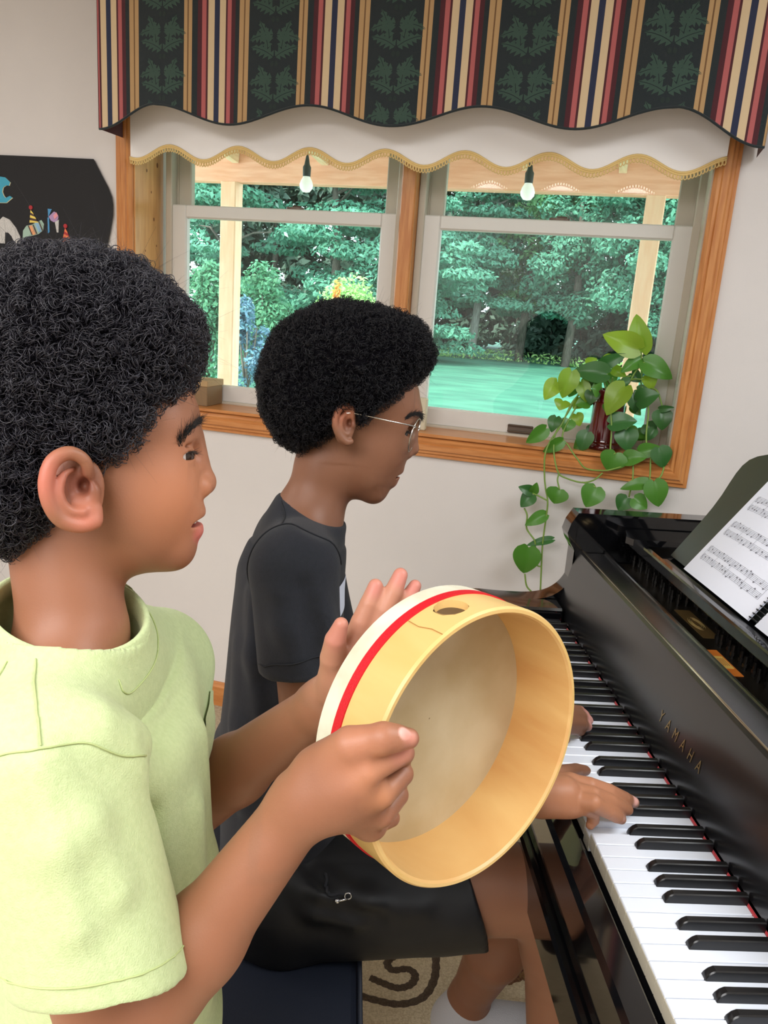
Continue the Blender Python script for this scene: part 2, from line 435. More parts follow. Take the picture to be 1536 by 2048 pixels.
# casing: stepped moulding with mitred corners
CPROF = [(0, .0), (0, .012), (.18, .019), (.30, .017), (.36, .021), (.62, .021), (.70, .016), (.80, .016), (.86, .011), (1, .011), (1, 0)]
CW = .058; CX0, CX1, CZ0, CZ1 = WX0+.002, WX1-.002, WZ0-.008, 2.0
def casing_bar(name, side):
    v = []; n = len(CPROF)
    for end in (0, 1):
        for t, h in CPROF:
            o = t*CW
            if side in 'lr': v.append((CX0-o if side == 'l' else CX1+o, D-h, CZ1+o if end else CZ0-o))
            else: v.append((CX1+o if end else CX0-o, D-h, CZ0-o if side == 'b' else CZ1+o))
    m = MB().add(v, [(i, (i+1) % n, n+(i+1) % n, n+i) for i in range(n)]+[tuple(range(n))[::-1], tuple(range(n, 2*n))])
    return struct(name, m, PINE if side in 'lr' else PINE_H)
casing_bar('trim_1', 'l'); casing_bar('trim_2', 'r'); casing_bar('trim_3', 'b'); casing_bar('trim_4', 't')
# sill board, jamb boards
struct('trim_5', MB().box(WX0, WX1, D-.022, D+.19, WZ0-.006, WZ0+.004, bev=.002), PINE_H)
jb = MB().box(WX0-.001, WX0+.006, D-.004, D+.155, WZ0, WZ1)
for (y, z, r) in ((D+.12, 1.765, .006), (D+.06, 1.74, .004), (D+.10, 1.60, .0045), (D+.085, 1.68, .003), (D+.05, 1.50, .003), (D+.115, 1.52, .003), (D+.07, 1.36, .004)):
    jb.prism([(y+r*.8*math.cos(a*PI/6), z+r*1.3*math.sin(a*PI/6)) for a in range(12)], WX0+.006, WX0+.0064, 'x', 1)
struct('trim_6', jb, [PINE_J, KNOT])
struct('trim_7', MB().box(WX1-.006, WX1+.001, D-.004, D+.19, WZ0, WZ1), VINYL_T)
# wood mullion between the two units
struct('trim_8', MB().box(-.676, -.632, D+.085, D+.19, WZ0, WZ1, bev=.004), PINE)
# two double-hung units; each unit: frame, lower sash, upper sash, panes, latches
def rect_ring(m, x0, x1, z0, z1, y0, y1, l, r, b, t, bev=.003):
    m.box(x0, x0+l, y0, y1, z0, z1, bev=bev); m.box(x1-r, x1, y0, y1, z0, z1, bev=bev)
    m.box(x0+l-.001, x1-r+.001, y0, y1, z0, z0+b, bev=bev); m.box(x0+l-.001, x1-r+.001, y0, y1, z1-t, z1, bev=bev)
def unit(name, x0, x1, latch_x, lift_x):
    r = empty(name, ((x0+x1)/2, D+.15, WZ0), kind='structure'); b = tuple(r.location)
    f = MB(); rect_ring(f, x0, x1, WZ0, WZ1, D+.125, D+.20, .022, .022, .012, .03)
    for xx in (x0+.022, x1-.022-.005): f.box(xx, xx+.005, D+.16, D+.168, WZ0, WZ1)
    f.build('window_frame', VINYL_T, r, b)
    zl0, zr = WZ0+.010, 1.652
    s = MB(); rect_ring(s, x0+.012, x1-.012, zl0, zr, D+.132, D+.160, .058, .056, .052, .038)
    rect_ring(s, x0+.066, x1-.064, zl0+.048, zr-.034, D+.136, D+.156, .006, .006, .006, .006, .001)
    s.build('lower_sash', VINYL, r, b)
    MB().box(x0+.069, x1-.067, D+.146, D+.150, zl0+.051, zr-.037).build('pane', GLASS, r, b)
    u = MB(); rect_ring(u, x0+.020, x1-.020, 1.622, WZ1-.02, D+.164, D+.190, .050, .048, .030, .04); u.build('upper_sash', VINYL_T, r, b)
    MB().box(x0+.069, x1-.067, D+.176, D+.180, 1.651, WZ1-.058).build('pane', GLASS, r, b)
    l = MB()
    l.prism([(latch_x+.030*math.cos(a*PI/10), D+.148+.012*math.sin(a*PI/10)) for a in range(20)], zr, zr+.007, 'z'); l.box(latch_x-.008, latch_x+.022, D+.141, D+.149, zr+.007, zr+.012, bev=.002)
    l.build('sash_latch', BRONZE, r, b)
    if lift_x is not None:
        h = MB(); h.box(lift_x-.038, lift_x+.038, D+.119, D+.133, zl0+.006, zl0+.011, bev=.002); h.box(lift_x-.038, lift_x+.038, D+.128, D+.133, zl0+.004, zl0+.028, bev=.002); h.box(lift_x-.038, lift_x+.038, D+.121, D+.133, zl0+.024, zl0+.029, bev=.002)
        h.build('sash_lift', BRONZE, r, b)
    return r
unit('window_1', -1.470, -.676, -1.03, None)
unit('window_2', -.632, .160, -.22, -.262)

# ================================================================== outside
GRASS = mat('lawn_grass', (40, 90, 72), .9, noise=(.9, (58, 114, 90), 6, (1, 2.2, 1)))
struct('lawn', MB().add([(-60, 2.6, -.3), (40, 2.6, -.3), (40, 90, -.3), (-60, 90, -.3)], [(0, 1, 2, 3)]), GRASS)
PORCH = mat('porch_cedar', (255, 214, 182), .7, noise=(6, (250, 200, 164), 5, (6, 6, 1)))
PORCH_B = mat('porch_beam_cedar', (255, 198, 168), .7, noise=(6, (242, 176, 142), 5, (1, 8, 8)))
PORCH_R = mat('porch_rafter_pine', (244, 224, 190), .75, noise=(7, (230, 206, 166), 4, (8, 1, 8)))
DECK = mat('porch_deck_board', (190, 176, 156), .8, noise=(5, (170, 155, 135), 4, (1, 8, 8)))
for i, (x, s, lab) in enumerate(((-2.37, .10, 'square cedar porch post seen through the left window'), (.062, .098, 'square cedar porch post behind the pothos at the right window'))):
    p = tag(MB().box(x-s/2, x+s/2, 4.60, 4.60+s, -.3, 2.036, bev=.006).build('porch_post', PORCH), lab, 'post', 'porch posts')
bm_ = MB().box(-3.6, 2.4, 4.60, 4.65, 2.03, 2.27, bev=.004).box(-3.6, 2.4, 4.655, 4.70, 2.03, 2.27, bev=.004)
tag(bm_.build('porch_beam', PORCH_B), 'long cedar beam across the top of the porch posts', 'beam')
def bar3(m, a, b, w_, h):
    a = np.array(a, float); b = np.array(b, float); d = (b-a)/np.linalg.norm(b-a); s = np.cross(d, [0, 0, 1]); s /= np.linalg.norm(s); u = np.cross(s, d); v = []
    for p in (a, b):
        for i, j in ((-1, -1), (1, -1), (1, 1), (-1, 1)): v.append(p+s*w_/2*i+u*h/2*j)
    return m.add(v, [(0, 1, 2, 3), (7, 6, 5, 4), (0, 4, 5, 1), (1, 5, 6, 2), (2, 6, 7, 3), (3, 7, 4, 0)])
for i, x in enumerate((-3.2, -2.32, -1.76, -1.20, -.62, -.12, .30, .86)):
    m = MB(); bar3(m, (x, 2.56, 2.47), (x, 4.60, 2.20), .04, .14)
    tag(m.build('porch_rafter', PORCH_R), 'sloping pale pine rafter under the porch roof', 'rafter', 'porch roof rafters')
m = MB().add([(-4.2, 2.52, 2.56), (3, 2.52, 2.56), (3, 5.0, 2.24), (-4.2, 5.0, 2.24), (-4.2, 2.52, 2.60), (3, 2.52, 2.60), (3, 5.0, 2.28), (-4.2, 5.0, 2.28)], [(0, 1, 2, 3), (4, 7, 6, 5), (0, 4, 5, 1), (1, 5, 6, 2), (2, 6, 7, 3), (3, 7, 4, 0)])
tag(m.build('porch_roof', PORCH_R), 'boarded porch roof above the rafters outside the window', 'roof')
struct('porch_deck', MB().box(-4.2, 3, 2.51, 4.9, -.28, -.05), DECK)
BULB = mat('bulb_glass', (240, 240, 235), .25, emis=.55); SOCKET = mat('bulb_socket', (48, 50, 54), .5)
for x, lab in ((-1.425, 'white string light bulb hanging in the left window'), (-.456, 'white string light bulb hanging in the right window')):
    r = empty('string_light', (x, 3.5, 1.87), label=lab, category='light bulb', group='porch string lights'); b = (x, 3.5, 1.87)
    MB().lathe([(.0005, -.030), (.016, -.027), (.028, -.012), (.030, .002), (.025, .018), (.016, .034), (.0145, .042), (.0005, .043)], b, 20).build('bulb', BULB, r, b, True)
    MB().lathe([(.0005, .036), (.017, .036), (.018, .075), (.012, .085), (.006, .12), (.0005, .121)], b, 16).build('socket', SOCKET, r, b, True, 40)
    MB().tube([(x, 3.5, 1.98), (x+.005, 3.5, 2.2), (x, 3.5, 2.43)], .004, 6).build('cord', SOCKET, r, b, True)

BARK = mat('tree_bark', (120, 110, 100), .9, noise=(8, (86, 78, 70), 5, (4, 4, .6)))
BARK_P = mat('pale_bark', (170, 165, 158), .9, noise=(8, (130, 124, 118), 5, (4, 4, .6)))
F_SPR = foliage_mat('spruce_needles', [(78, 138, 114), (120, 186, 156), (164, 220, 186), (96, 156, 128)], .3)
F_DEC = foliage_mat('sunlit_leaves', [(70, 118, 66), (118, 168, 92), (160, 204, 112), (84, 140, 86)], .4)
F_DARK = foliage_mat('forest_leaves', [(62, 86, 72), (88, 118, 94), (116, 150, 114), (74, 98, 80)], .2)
F_BUSH = foliage_mat('bush_leaves', [(76, 132, 92), (112, 176, 118), (144, 206, 136), (84, 146, 110)], .35)
F_LIME = foliage_mat('lime_leaves', [(120, 172, 96), (168, 214, 120), (196, 232, 150)], .4)
F_BLUE = foliage_mat('bluish_leaves', [(92, 126, 150), (120, 156, 180), (88, 132, 142)], .3)
F_ORG = foliage_mat('orange_reflection', [(226, 160, 70), (244, 190, 96), (214, 140, 60)], .3)  # glow of a reflected lampshade put into leaf colour
F_PINK = foliage_mat('pink_petals', [(232, 160, 140), (246, 186, 160)], .3)
rng = np.random.default_rng(11)
def leafcloud(centers, radii, per, size, flat=1., droop=0.):
    """bent quads scattered through blobs; returns verts, faces"""
    C = np.repeat(np.asarray(centers, float), per, 0); R = np.repeat(np.asarray(radii, float), per, 0); n = len(C)
    d = rng.normal(size=(n, 3)); d /= np.linalg.norm(d, axis=1)[:, None]; d *= rng.uniform(.45, 1., n)[:, None]**.6
    P = C+d*R; P[:, 2] -= droop*np.linalg.norm((P-C)[:, :2], axis=1)
    N = d*np.array([.7, .7, .7])+rng.normal(size=(n, 3))*.5+np.array([0, -.25, .5*flat]); N /= np.linalg.norm(N, axis=1)[:, None]
    u = np.cross(N, rng.normal(size=(n, 3))); u /= np.linalg.norm(u, axis=1)[:, None]; v = np.cross(N, u)
    s = (size*rng.uniform(.6, 1.4, n))[:, None]
    V = np.stack([P-u*s, P-v*s*.45+N*s*.1, P+u*s, P+v*s*.45+N*s*.1], 1).reshape(-1, 3)
    return V, np.arange(4*n).reshape(-1, 4)
def tree(name, x, y, h, z0, rad, leaf, bark, label, per=70, nb=46, size=.14, flat=1., tr=.16, group=None, layered=False, cat='tree'):
    g = -.3; r = empty(name, (x, y, g), label=label, category=cat, group=group); base = np.array([x, y, g])
    k = MB(); pts = [(0, 0, 0), (.05*rad, 0, h*.3), (-.04*rad, .03, h*.6), (.02, 0, h*.97)]
    k.tube(pts, [tr, tr*.8, tr*.5, .02], 8)
    for _ in range(9):
        z = rng.uniform(max(.25*h, z0*.8), .85*h); a = rng.uniform(0, 2*PI); l = rad*rng.uniform(.5, .9)
        k.tube([(0, 0, z), (l*.5*math.cos(a), l*.5*math.sin(a), z+l*.25), (l*math.cos(a), l*math.sin(a), z+l*.3)], [tr*.35, tr*.2, .015], 5)
    k.build('trunk', bark, r, smooth=True)
    cs = []; rs = []
    for i in range(nb):
        t = rng.uniform(0, 1); z = z0+(h-z0)*t; a = rng.uniform(0, 2*PI)
        if layered: q = rad*(1-.75*t)*rng.uniform(.35, 1); cs.append((q*math.cos(a), q*math.sin(a), z-.25*q)); rs.append((rad*.34, rad*.34, rad*.09))
        else: q = rad*math.sqrt(max(0, 1-(2*t-1)**2)+.12)*rng.uniform(.3, .95); cs.append((q*math.cos(a), q*math.sin(a), z)); rs.append((rad*.30, rad*.30, rad*.20))
    V, F = leafcloud(cs, rs, per, size, flat, .15 if layered else 0)
    raw_mesh('foliage', V, F, leaf, r, False)
def bush(name, x, y, rx, h, leaf, label, n=26, per=80, size=.07, cone=False, cat='bush', group=None):
    g = -.3; r = empty(name, (x, y, g), label=label, category=cat, group=group)
    cs = []; rs = []
    for i in range(n):
        t = rng.uniform(.05, .95); a = rng.uniform(0, 2*PI); q = rx*(1-t if cone else math.sqrt(max(.05, 1-(1.5*t-.5)**2)))*rng.uniform(.2, .8)
        cs.append((q*math.cos(a), q*math.sin(a), h*t)); rs.append((rx*.34, rx*.34, h*.16))
    V, F = leafcloud(cs, rs, per, size); raw_mesh('foliage', V, F, leaf, r, False)
    k = MB()
    for i in range(5):
        a = 2*PI*i/5; k.tube([(0, 0, 0), (rx*.25*math.cos(a), rx*.25*math.sin(a), h*.4), (rx*.4*math.cos(a), rx*.4*math.sin(a), h*.75)], [.03, .02, .01], 5)
    k.build('stem', BARK, r, smooth=True)
# front row of trees at the far edge of the lawn
tree('spruce', -15.4, 24.0, 9.0, .2, 2.4, F_SPR, BARK, 'blue green spruce furthest left in the window view', 282, 86, .085, layered=True)
tree('spruce', -12.0, 23.0, 9.5, .2, 2.4, F_SPR, BARK, 'tall blue green spruce behind the left porch post', 282, 86, .085, layered=True)
tree('spruce', -9.0, 24.5, 10, .7, 2.9, F_SPR, BARK, 'broad blue green spruce with drooping boughs in the middle of the left window', 307, 102, .085, layered=True)
tree('spruce', -6.6, 26.0, 10, .9, 2.3, F_SPR, BARK, 'blue green spruce behind the window mullion', 282, 86, .085, layered=True)
tree('maple', -5.45, 30.4, 7.5, 2.2, 2.3, F_SPR, BARK_P, 'forked pale trunked tree with layered leaves in the left part of the right window', 307, 81, .085, layered=True, tr=.17)
tree('maple', -3.7, 31.0, 10., 2.0, 2.0, F_DEC, BARK, 'sunlit yellow green tree in the middle of the right window', 170, 56, .10)
tree('maple', -1.9, 30.0, 9.5, 1.8, 2.2, F_SPR, BARK, 'blue green leafy tree left of the right porch post', 282, 81, .085)
tree('maple', .3, 27.5, 9.0, 1.5, 2.2, F_SPR, BARK, 'blue green leafy tree behind the right porch post', 282, 81, .085)
tree('maple', 2.3, 28., 9.5, 1.0, 2.0, F_SPR, BARK, 'leafy tree right of the right porch post at the edge of the view', 256, 67, .085)
tree('maple', 4.6, 28.5, 9.5, 1.0, 2.3, F_SPR, BARK, 'leafy tree beyond the right edge of the window view', 190, 60, .09)
tree('maple', 7.4, 29.5, 9.5, 1.0, 2.5, F_SPR, BARK, 'leafy tree well to the right beyond the window view', 170, 60, .09)
# the wood behind
for i, (x, y) in enumerate(((-20.0, 31), (-17.4, 32), (-14.8, 33), (-12.2, 34), (-9.6, 35), (-7.2, 36), (-5.0, 37), (-2.8, 36), (-.6, 35), (1.6, 34), (3.8, 33), (6.2, 34), (9.4, 34), (-18.6, 38), (-13.6, 39), (-8.4, 41), (-3.9, 42), (.6, 41))):
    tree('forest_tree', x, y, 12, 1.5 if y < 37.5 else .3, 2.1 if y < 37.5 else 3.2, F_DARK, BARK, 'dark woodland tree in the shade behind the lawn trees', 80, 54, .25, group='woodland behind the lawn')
for i, (x, y) in enumerate(((-6.9, 36), (-4.6, 35.5), (-3.0, 34.5), (-1.3, 34), (.3, 33.2), (1.8, 32.6), (-8.8, 36), (-11., 33), (-13.5, 32), (-16, 31))):
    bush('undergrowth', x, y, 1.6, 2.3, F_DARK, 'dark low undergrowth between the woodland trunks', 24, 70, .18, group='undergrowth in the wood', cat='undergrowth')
bush('shrub', -7.35, 13.6, .55, 2.15, F_BUSH, 'green broad leaved shrub left of the left porch post', 30, 110, .055)
bush('shrub', -7.45, 16.2, .80, 2.25, F_BUSH, 'large rounded green shrub right of the left porch post', 40, 120, .06)
bush('shrub', -6.15, 18.0, .95, 2.25, F_LIME, 'light lime green shrub above the seated player near the mullion', 40, 110, .06)
bush('lampshade_reflection', -5.95, 16.6, .26, 2.15, F_ORG, 'small orange cone standing in for a lampshade reflection before the lime green shrub', 18, 90, .04, cone=True)  # lampshade reflection in the glass, built as an orange leafy cone
bush('blue_clump', -6.35, 13.2, .42, 1.55, F_BLUE, 'bluish leafy clump in the left window', 24, 90, .05, cat='leafy clump')  # clump of leaf quads in bluish tones
bush('flower_bush', -4.15, 9.0, .11, .68, F_PINK, 'small pink flower bush low in the left window behind the dark hair', 12, 50, .02, cat='flowers')
tag(raw_mesh('meadow_weeds', *leafcloud([(x, 31-abs(x+3)*.35+rng.uniform(-.4, .4), -.15) for x in np.linspace(-9, 3, 60)], [(.4, .3, .25)]*60, 24, .07), F_LIME, None, False), 'yellow green weeds along the far edge of the lawn', 'weeds', kind='stuff')

# ================================================================== on the sill
CARD = mat('kraft_box', (168, 138, 98), .8); CARD2 = mat('kraft_box_side', (128, 102, 72), .8)
r = empty('small_box', (-1.325, D+.085, WZ0+.004), label='tan card box on the window sill beside the boy in green', category='box'); b = tuple(r.location)
MB().box(-1.40, -1.255, D+.02, D+.125, WZ0+.004, WZ0+.080, bev=.002).build('body', CARD2, r, b)
MB().box(-1.403, -1.252, D+.017, D+.128, WZ0+.066, WZ0+.086, bev=.002).build('lid', CARD, r, b)
PUTTY = mat('putty_block', (196, 186, 160), .7)
tag(MB().box(-.585, -.535, D+.03, D+.055, WZ0+.004, WZ0+.100, bev=.003).build('small_plaque', PUTTY), 'small beige upright block on the window sill in front of the seated player\'s glasses', 'block')

# ------------------------------------------------------------------ pothos in a dark red vase
VASE = mat('oxblood_glaze', (92, 12, 20), .12, spec=.6, coat=.6, noise=(8, (70, 8, 16), 3))
SOIL = mat('potting_soil', (52, 40, 30), .95)
PV = (-.014, D+.072, WZ0+.004)
plant = empty('pothos_plant', PV, label='trailing green pothos in a dark red glazed vase on the window sill', category='plant')
vs = MB().lathe([(.0005, .0), (.046, .0), (.050, .004), (.050, .012), (.046, .016), (.046, .020), (.0485, .024), (.047, .028), (.0455, .07), (.0445, .130), (.0465, .134), (.044, .138), (.0455, .143), (.043, .148), (.043, .158), (.045, .162), (.045, .170), (.041, .170), (.040, .150), (.0005, .150)], PV, 40)
vs.build('vase', VASE, plant, PV, True, 50)
MB().lathe([(.0005, .156), (.040, .154), (.040, .15), (.0005, .15)], PV, 24).build('soil', SOIL, plant, PV)
L_G = foliage_mat('pothos_green', [(74, 128, 40), (92, 148, 50), (82, 138, 52)], .25)
L_Y = foliage_mat('pothos_lime', [(142, 172, 48), (158, 186, 62), (128, 164, 48)], .35)
L_D = foliage_mat('pothos_dark', [(50, 98, 40), (64, 114, 46), (56, 106, 52)], .2)
for m_ in (L_G, L_Y, L_D):
    m_.node_tree.nodes['Principled BSDF'].inputs['Roughness'].default_value = .32
STEM = mat('pothos_stem', (112, 142, 58), .5)
ROOM_POINT = np.array([.05, .1, 1.35])                # leaves turn their faces into the room

def leaf(mb, base, tip, width, mi, fold=.25, tilt=(0, 0), curl=.12):
    b = np.array(base, float); t = np.array(tip, float); ax = t-b; L = np.linalg.norm(ax); ax /= L
    nrm = ROOM_POINT-b; nrm /= np.linalg.norm(nrm); nrm = nrm+np.array([tilt[0], 0, tilt[1]]); nrm -= ax*(nrm@ax); nrm /= np.linalg.norm(nrm); sd = np.cross(nrm, ax)
    n, m = 12, 8; v = []
    for i in range(n+1):
        s = i/n
        wd = width*.66*(math.sin(PI*min(1, s**.55))**.72)*(1.0 if s < 1 else 0) if i else width*.24
        back = -.20*L*max(0, 1-s*3.4)
        for j in range(-m//2, m//2+1):
            q = j/(m/2); x = s*L+back*abs(q)*(1.2-abs(q)*.6)
            v.append(b+ax*x+sd*wd*q+nrm*(fold*wd*abs(q)-curl*L*s*s+.06*L*math.sin(PI*s)))
    F = []
    for i in range(n):
        for j in range(m): a = i*(m+1)+j; F.append((a, a+m+1, a+m+2, a+1))
    mb.add(v, F, mi)
fol = MB()
LEAVES = [
 ((0.052, 2.37, 1.312), (0.024, 2.368, 1.411), 0.0502, 1, (-0.18, 0.46)),
 ((0.043, 2.36, 1.318), (-0.056, 2.35, 1.351), 0.0541, 1, (-0.28, 0.20)),
 ((0.064, 2.36, 1.284), (0.144, 2.351, 1.248), 0.0472, 0, (-0.24, 0.41)),
 ((-0.031, 2.33, 1.245), (-0.124, 2.328, 1.247), 0.0472, 2, (-0.08, 0.26)),
 ((-0.127, 2.33, 1.243), (-0.143, 2.322, 1.167), 0.0452, 1, (0.06, 0.42)),
 ((-0.163, 2.34, 1.21), (-0.193, 2.323, 1.159), 0.0401, 1, (-0.15, 0.35)),
 ((-0.05, 2.35, 1.268), (0.014, 2.337, 1.302), 0.0292, 2, (-0.15, -0.10)),
 ((0.055, 2.37, 1.293), (0.005, 2.352, 1.253), 0.0311, 0, (-0.14, 0.12)),
 ((-0.023, 2.38, 1.285), (-0.059, 2.364, 1.267), 0.0272, 1, (0.06, 0.23)),
 ((0.022, 2.29, 1.218), (-0.02, 2.276, 1.139), 0.0563, 1, (-0.33, 0.39)),
 ((-0.004, 2.285, 1.115), (0.065, 2.278, 1.132), 0.0433, 2, (-0.29, 0.36)),
 ((0.061, 2.33, 1.179), (0.112, 2.313, 1.206), 0.0463, 2, (-0.20, 0.34)),
 ((0.045, 2.34, 1.197), (0.062, 2.335, 1.146), 0.0341, 2, (0.17, 0.41)),
 ((0.077, 2.36, 1.247), (0.096, 2.356, 1.212), 0.0341, 1, (0.23, 0.36)),
 ((0.126, 2.33, 1.157), (0.137, 2.318, 1.108), 0.0443, 2, (0.22, 0.20)),
 ((0.121, 2.33, 1.163), (0.157, 2.316, 1.172), 0.0150, 2, (0.26, -0.03)),
 ((0.041, 2.29, 1.1), (0.052, 2.275, 1.046), 0.0494, 2, (-0.07, 0.24)),
 ((0.022, 2.262, 1.039), (0.008, 2.259, 0.987), 0.0574, 0, (0.14, 0.10)),
 ((0.047, 2.265, 1.025), (0.102, 2.249, 1.04), 0.0362, 0, (-0.16, 0.29)),
 ((0.084, 2.27, 1.049), (0.139, 2.263, 1.067), 0.0322, 0, (0.08, 0.04)),
 ((0.131, 2.265, 1.065), (0.152, 2.262, 1.013), 0.0454, 2, (0.17, 0.43)),
 ((-0.173, 2.255, 1.086), (-0.221, 2.245, 1.04), 0.0332, 0, (0.29, 0.04)),
 ((-0.151, 2.3, 1.115), (-0.16, 2.285, 1.074), 0.0301, 2, (-0.23, 0.58)),
 ((-0.116, 2.31, 1.109), (-0.124, 2.299, 1.077), 0.0352, 0, (0.07, 0.58)),
 ((-0.099, 2.34, 1.216), (-0.07, 2.326, 1.16), 0.0321, 1, (0.20, -0.06)),
 ((-0.06, 2.3, 1.081), (-0.074, 2.293, 1.028), 0.0393, 2, (-0.29, 0.04)),
 ((-0.125, 2.27, 1.055), (-0.174, 2.266, 1.016), 0.0282, 0, (0.25, -0.01)),
 ((-0.114, 2.24, 0.922), (-0.125, 2.235, 0.881), 0.0494, 0, (-0.01, 0.49)),
 ((-0.189, 2.24, 0.906), (-0.225, 2.223, 0.919), 0.0252, 2, (0.15, 0.05)),
 ((-0.186, 2.24, 0.904), (-0.177, 2.23, 0.935), 0.0212, 0, (0.14, -0.06)),
 ((-0.186, 2.24, 0.897), (-0.215, 2.228, 0.861), 0.0344, 2, (-0.09, 0.31)),
 ((-0.143, 2.235, 0.847), (-0.197, 2.223, 0.811), 0.0293, 0, (0.12, 0.27)),
 ((-0.117, 2.24, 0.776), (-0.187, 2.23, 0.752), 0.0192, 2, (-0.21, 0.25)),
 ((-0.178, 2.225, 0.747), (-0.184, 2.223, 0.666), 0.0607, 0, (-0.01, 0.28)),
 ((-0.017, 2.25, 0.939), (-0.037, 2.236, 0.883), 0.0515, 0, (-0.07, -0.09)),
 ((0.121, 2.25, 0.969), (0.046, 2.241, 0.948), 0.0293, 0, (-0.21, 0.42)),
 ((0.131, 2.245, 0.976), (0.154, 2.238, 0.909), 0.0494, 0, (-0.08, 0.54)),
 ((0.07, 2.25, 0.921), (0.049, 2.243, 0.885), 0.0395, 2, (-0.11, 0.14)),
 ((0.087, 2.245, 0.923), (0.124, 2.236, 0.901), 0.0363, 0, (-0.28, 0.28)),
 ((-0.141, 2.34, 1.158), (-0.147, 2.323, 1.134), 0.0361, 1, (0.04, 0.42)),
 ((-0.091, 2.35, 1.162), (-0.11, 2.333, 1.141), 0.0282, 1, (0.24, 0.42)),
 ((-0.066, 2.37, 1.233), (-0.081, 2.355, 1.196), 0.0311, 0, (0.22, 0.08)),
 ((0.094, 2.35, 1.115), (0.121, 2.341, 1.086), 0.0352, 2, (-0.11, 0.08)),
 ((-0.101, 2.36, 1.122), (-0.086, 2.35, 1.091), 0.0292, 1, (-0.13, 0.33)),
 ((0.035, 2.38, 1.25), (0.062, 2.37, 1.229), 0.0281, 2, (-0.28, 0.21)),
 ((-0.018, 2.39, 1.257), (0.021, 2.383, 1.24), 0.0241, 1, (0.14, -0.04)),
 ((-0.088, 2.39, 1.263), (-0.065, 2.387, 1.282), 0.0251, 1, (0.01, 0.18)),
 ((-0.118, 2.36, 1.196), (-0.127, 2.348, 1.171), 0.0281, 0, (-0.12, 0.04)),
 ((0.088, 2.38, 1.214), (0.066, 2.363, 1.197), 0.0231, 1, (-0.18, 0.00)),
 ((0.116, 2.33, 1.107), (0.099, 2.325, 1.073), 0.0232, 2, (-0.11, 0.06)),
]
VINES = [
 [(-0.078, 2.36, 1.2), (-0.112, 2.33, 1.162), (-0.134, 2.29, 1.097), (-0.157, 2.265, 1.052), (-0.166, 2.25, 1.012), (-0.16, 2.245, 0.955), (-0.152, 2.24, 0.919), (-0.141, 2.235, 0.875), (-0.141, 2.23, 0.768), (-0.135, 2.225, 0.683), (-0.13, 2.22, 0.626)],
 [(-0.094, 2.36, 1.198), (-0.121, 2.33, 1.132), (-0.145, 2.28, 1.077), (-0.146, 2.265, 1.037), (-0.137, 2.255, 0.998), (-0.123, 2.25, 0.967), (-0.105, 2.25, 0.956), (-0.058, 2.25, 0.948), (-0.026, 2.25, 0.959), (-0.005, 2.255, 0.981)],
 [(-0.081, 2.36, 1.195), (-0.127, 2.29, 1.077), (-0.105, 2.27, 1.041), (-0.076, 2.26, 1.009), (-0.05, 2.258, 0.987), (-0.002, 2.255, 0.988), (0.028, 2.255, 0.998), (0.061, 2.26, 1.013), (0.089, 2.265, 1.032)],
 [(-0.03, 2.34, 1.206), (-0.019, 2.3, 1.194), (0.001, 2.28, 1.109), (0.008, 2.262, 1.039), (0.022, 2.262, 1.038)],
 [(0.062, 2.36, 1.229), (0.09, 2.32, 1.167), (0.094, 2.29, 1.102), (0.099, 2.27, 1.065)],
 [(0.08, 2.37, 1.214), (0.107, 2.34, 1.211), (0.129, 2.33, 1.166)],
 [(0.114, 2.262, 1.04), (0.12, 2.25, 0.969), (0.112, 2.247, 0.936), (0.107, 2.246, 0.927)],
 [(0.071, 2.262, 1.018), (0.076, 2.25, 0.972), (0.073, 2.25, 0.924)],
 [(0.152, 2.262, 1.016), (0.147, 2.25, 0.993), (0.135, 2.247, 0.976)],
 [(0.066, 2.37, 1.229), (0.057, 2.37, 1.277), (0.052, 2.37, 1.312)],
 [(0.02, 2.3, 1.218), (-0.001, 2.33, 1.225), (-0.014, 2.36, 1.206)],
 [(-0.122, 2.25, 0.963), (-0.123, 2.245, 0.947), (-0.114, 2.24, 0.922)],
 [(-0.056, 2.25, 0.949), (-0.032, 2.25, 0.945), (-0.017, 2.25, 0.939)],
 [(-0.142, 2.236, 0.887), (-0.166, 2.238, 0.896), (-0.187, 2.24, 0.902)],
 [(-0.205, 2.24, 0.856), (-0.194, 2.236, 0.837), (-0.191, 2.236, 0.799), (-0.165, 2.232, 0.769), (-0.16, 2.232, 0.748)],
 [(-0.18, 2.226, 0.667), (-0.171, 2.224, 0.633), (-0.155, 2.222, 0.618)],
 [(-0.137, 2.226, 0.696), (-0.148, 2.226, 0.698), (-0.157, 2.226, 0.719), (-0.174, 2.226, 0.747)],
 [(-0.094, 2.36, 1.198), (-0.111, 2.34, 1.214), (-0.127, 2.33, 1.243)],
 [(-0.006, 2.36, 1.207), (-0.024, 2.35, 1.222), (-0.031, 2.33, 1.245)],
 [(0.031, 2.36, 1.222), (0.046, 2.36, 1.26), (0.064, 2.36, 1.284)],
]
for b_, t_, wd_, mi_, tl_ in LEAVES: leaf(fol, b_, t_, wd_, mi_, tilt=tl_)
rl = random.Random(21)
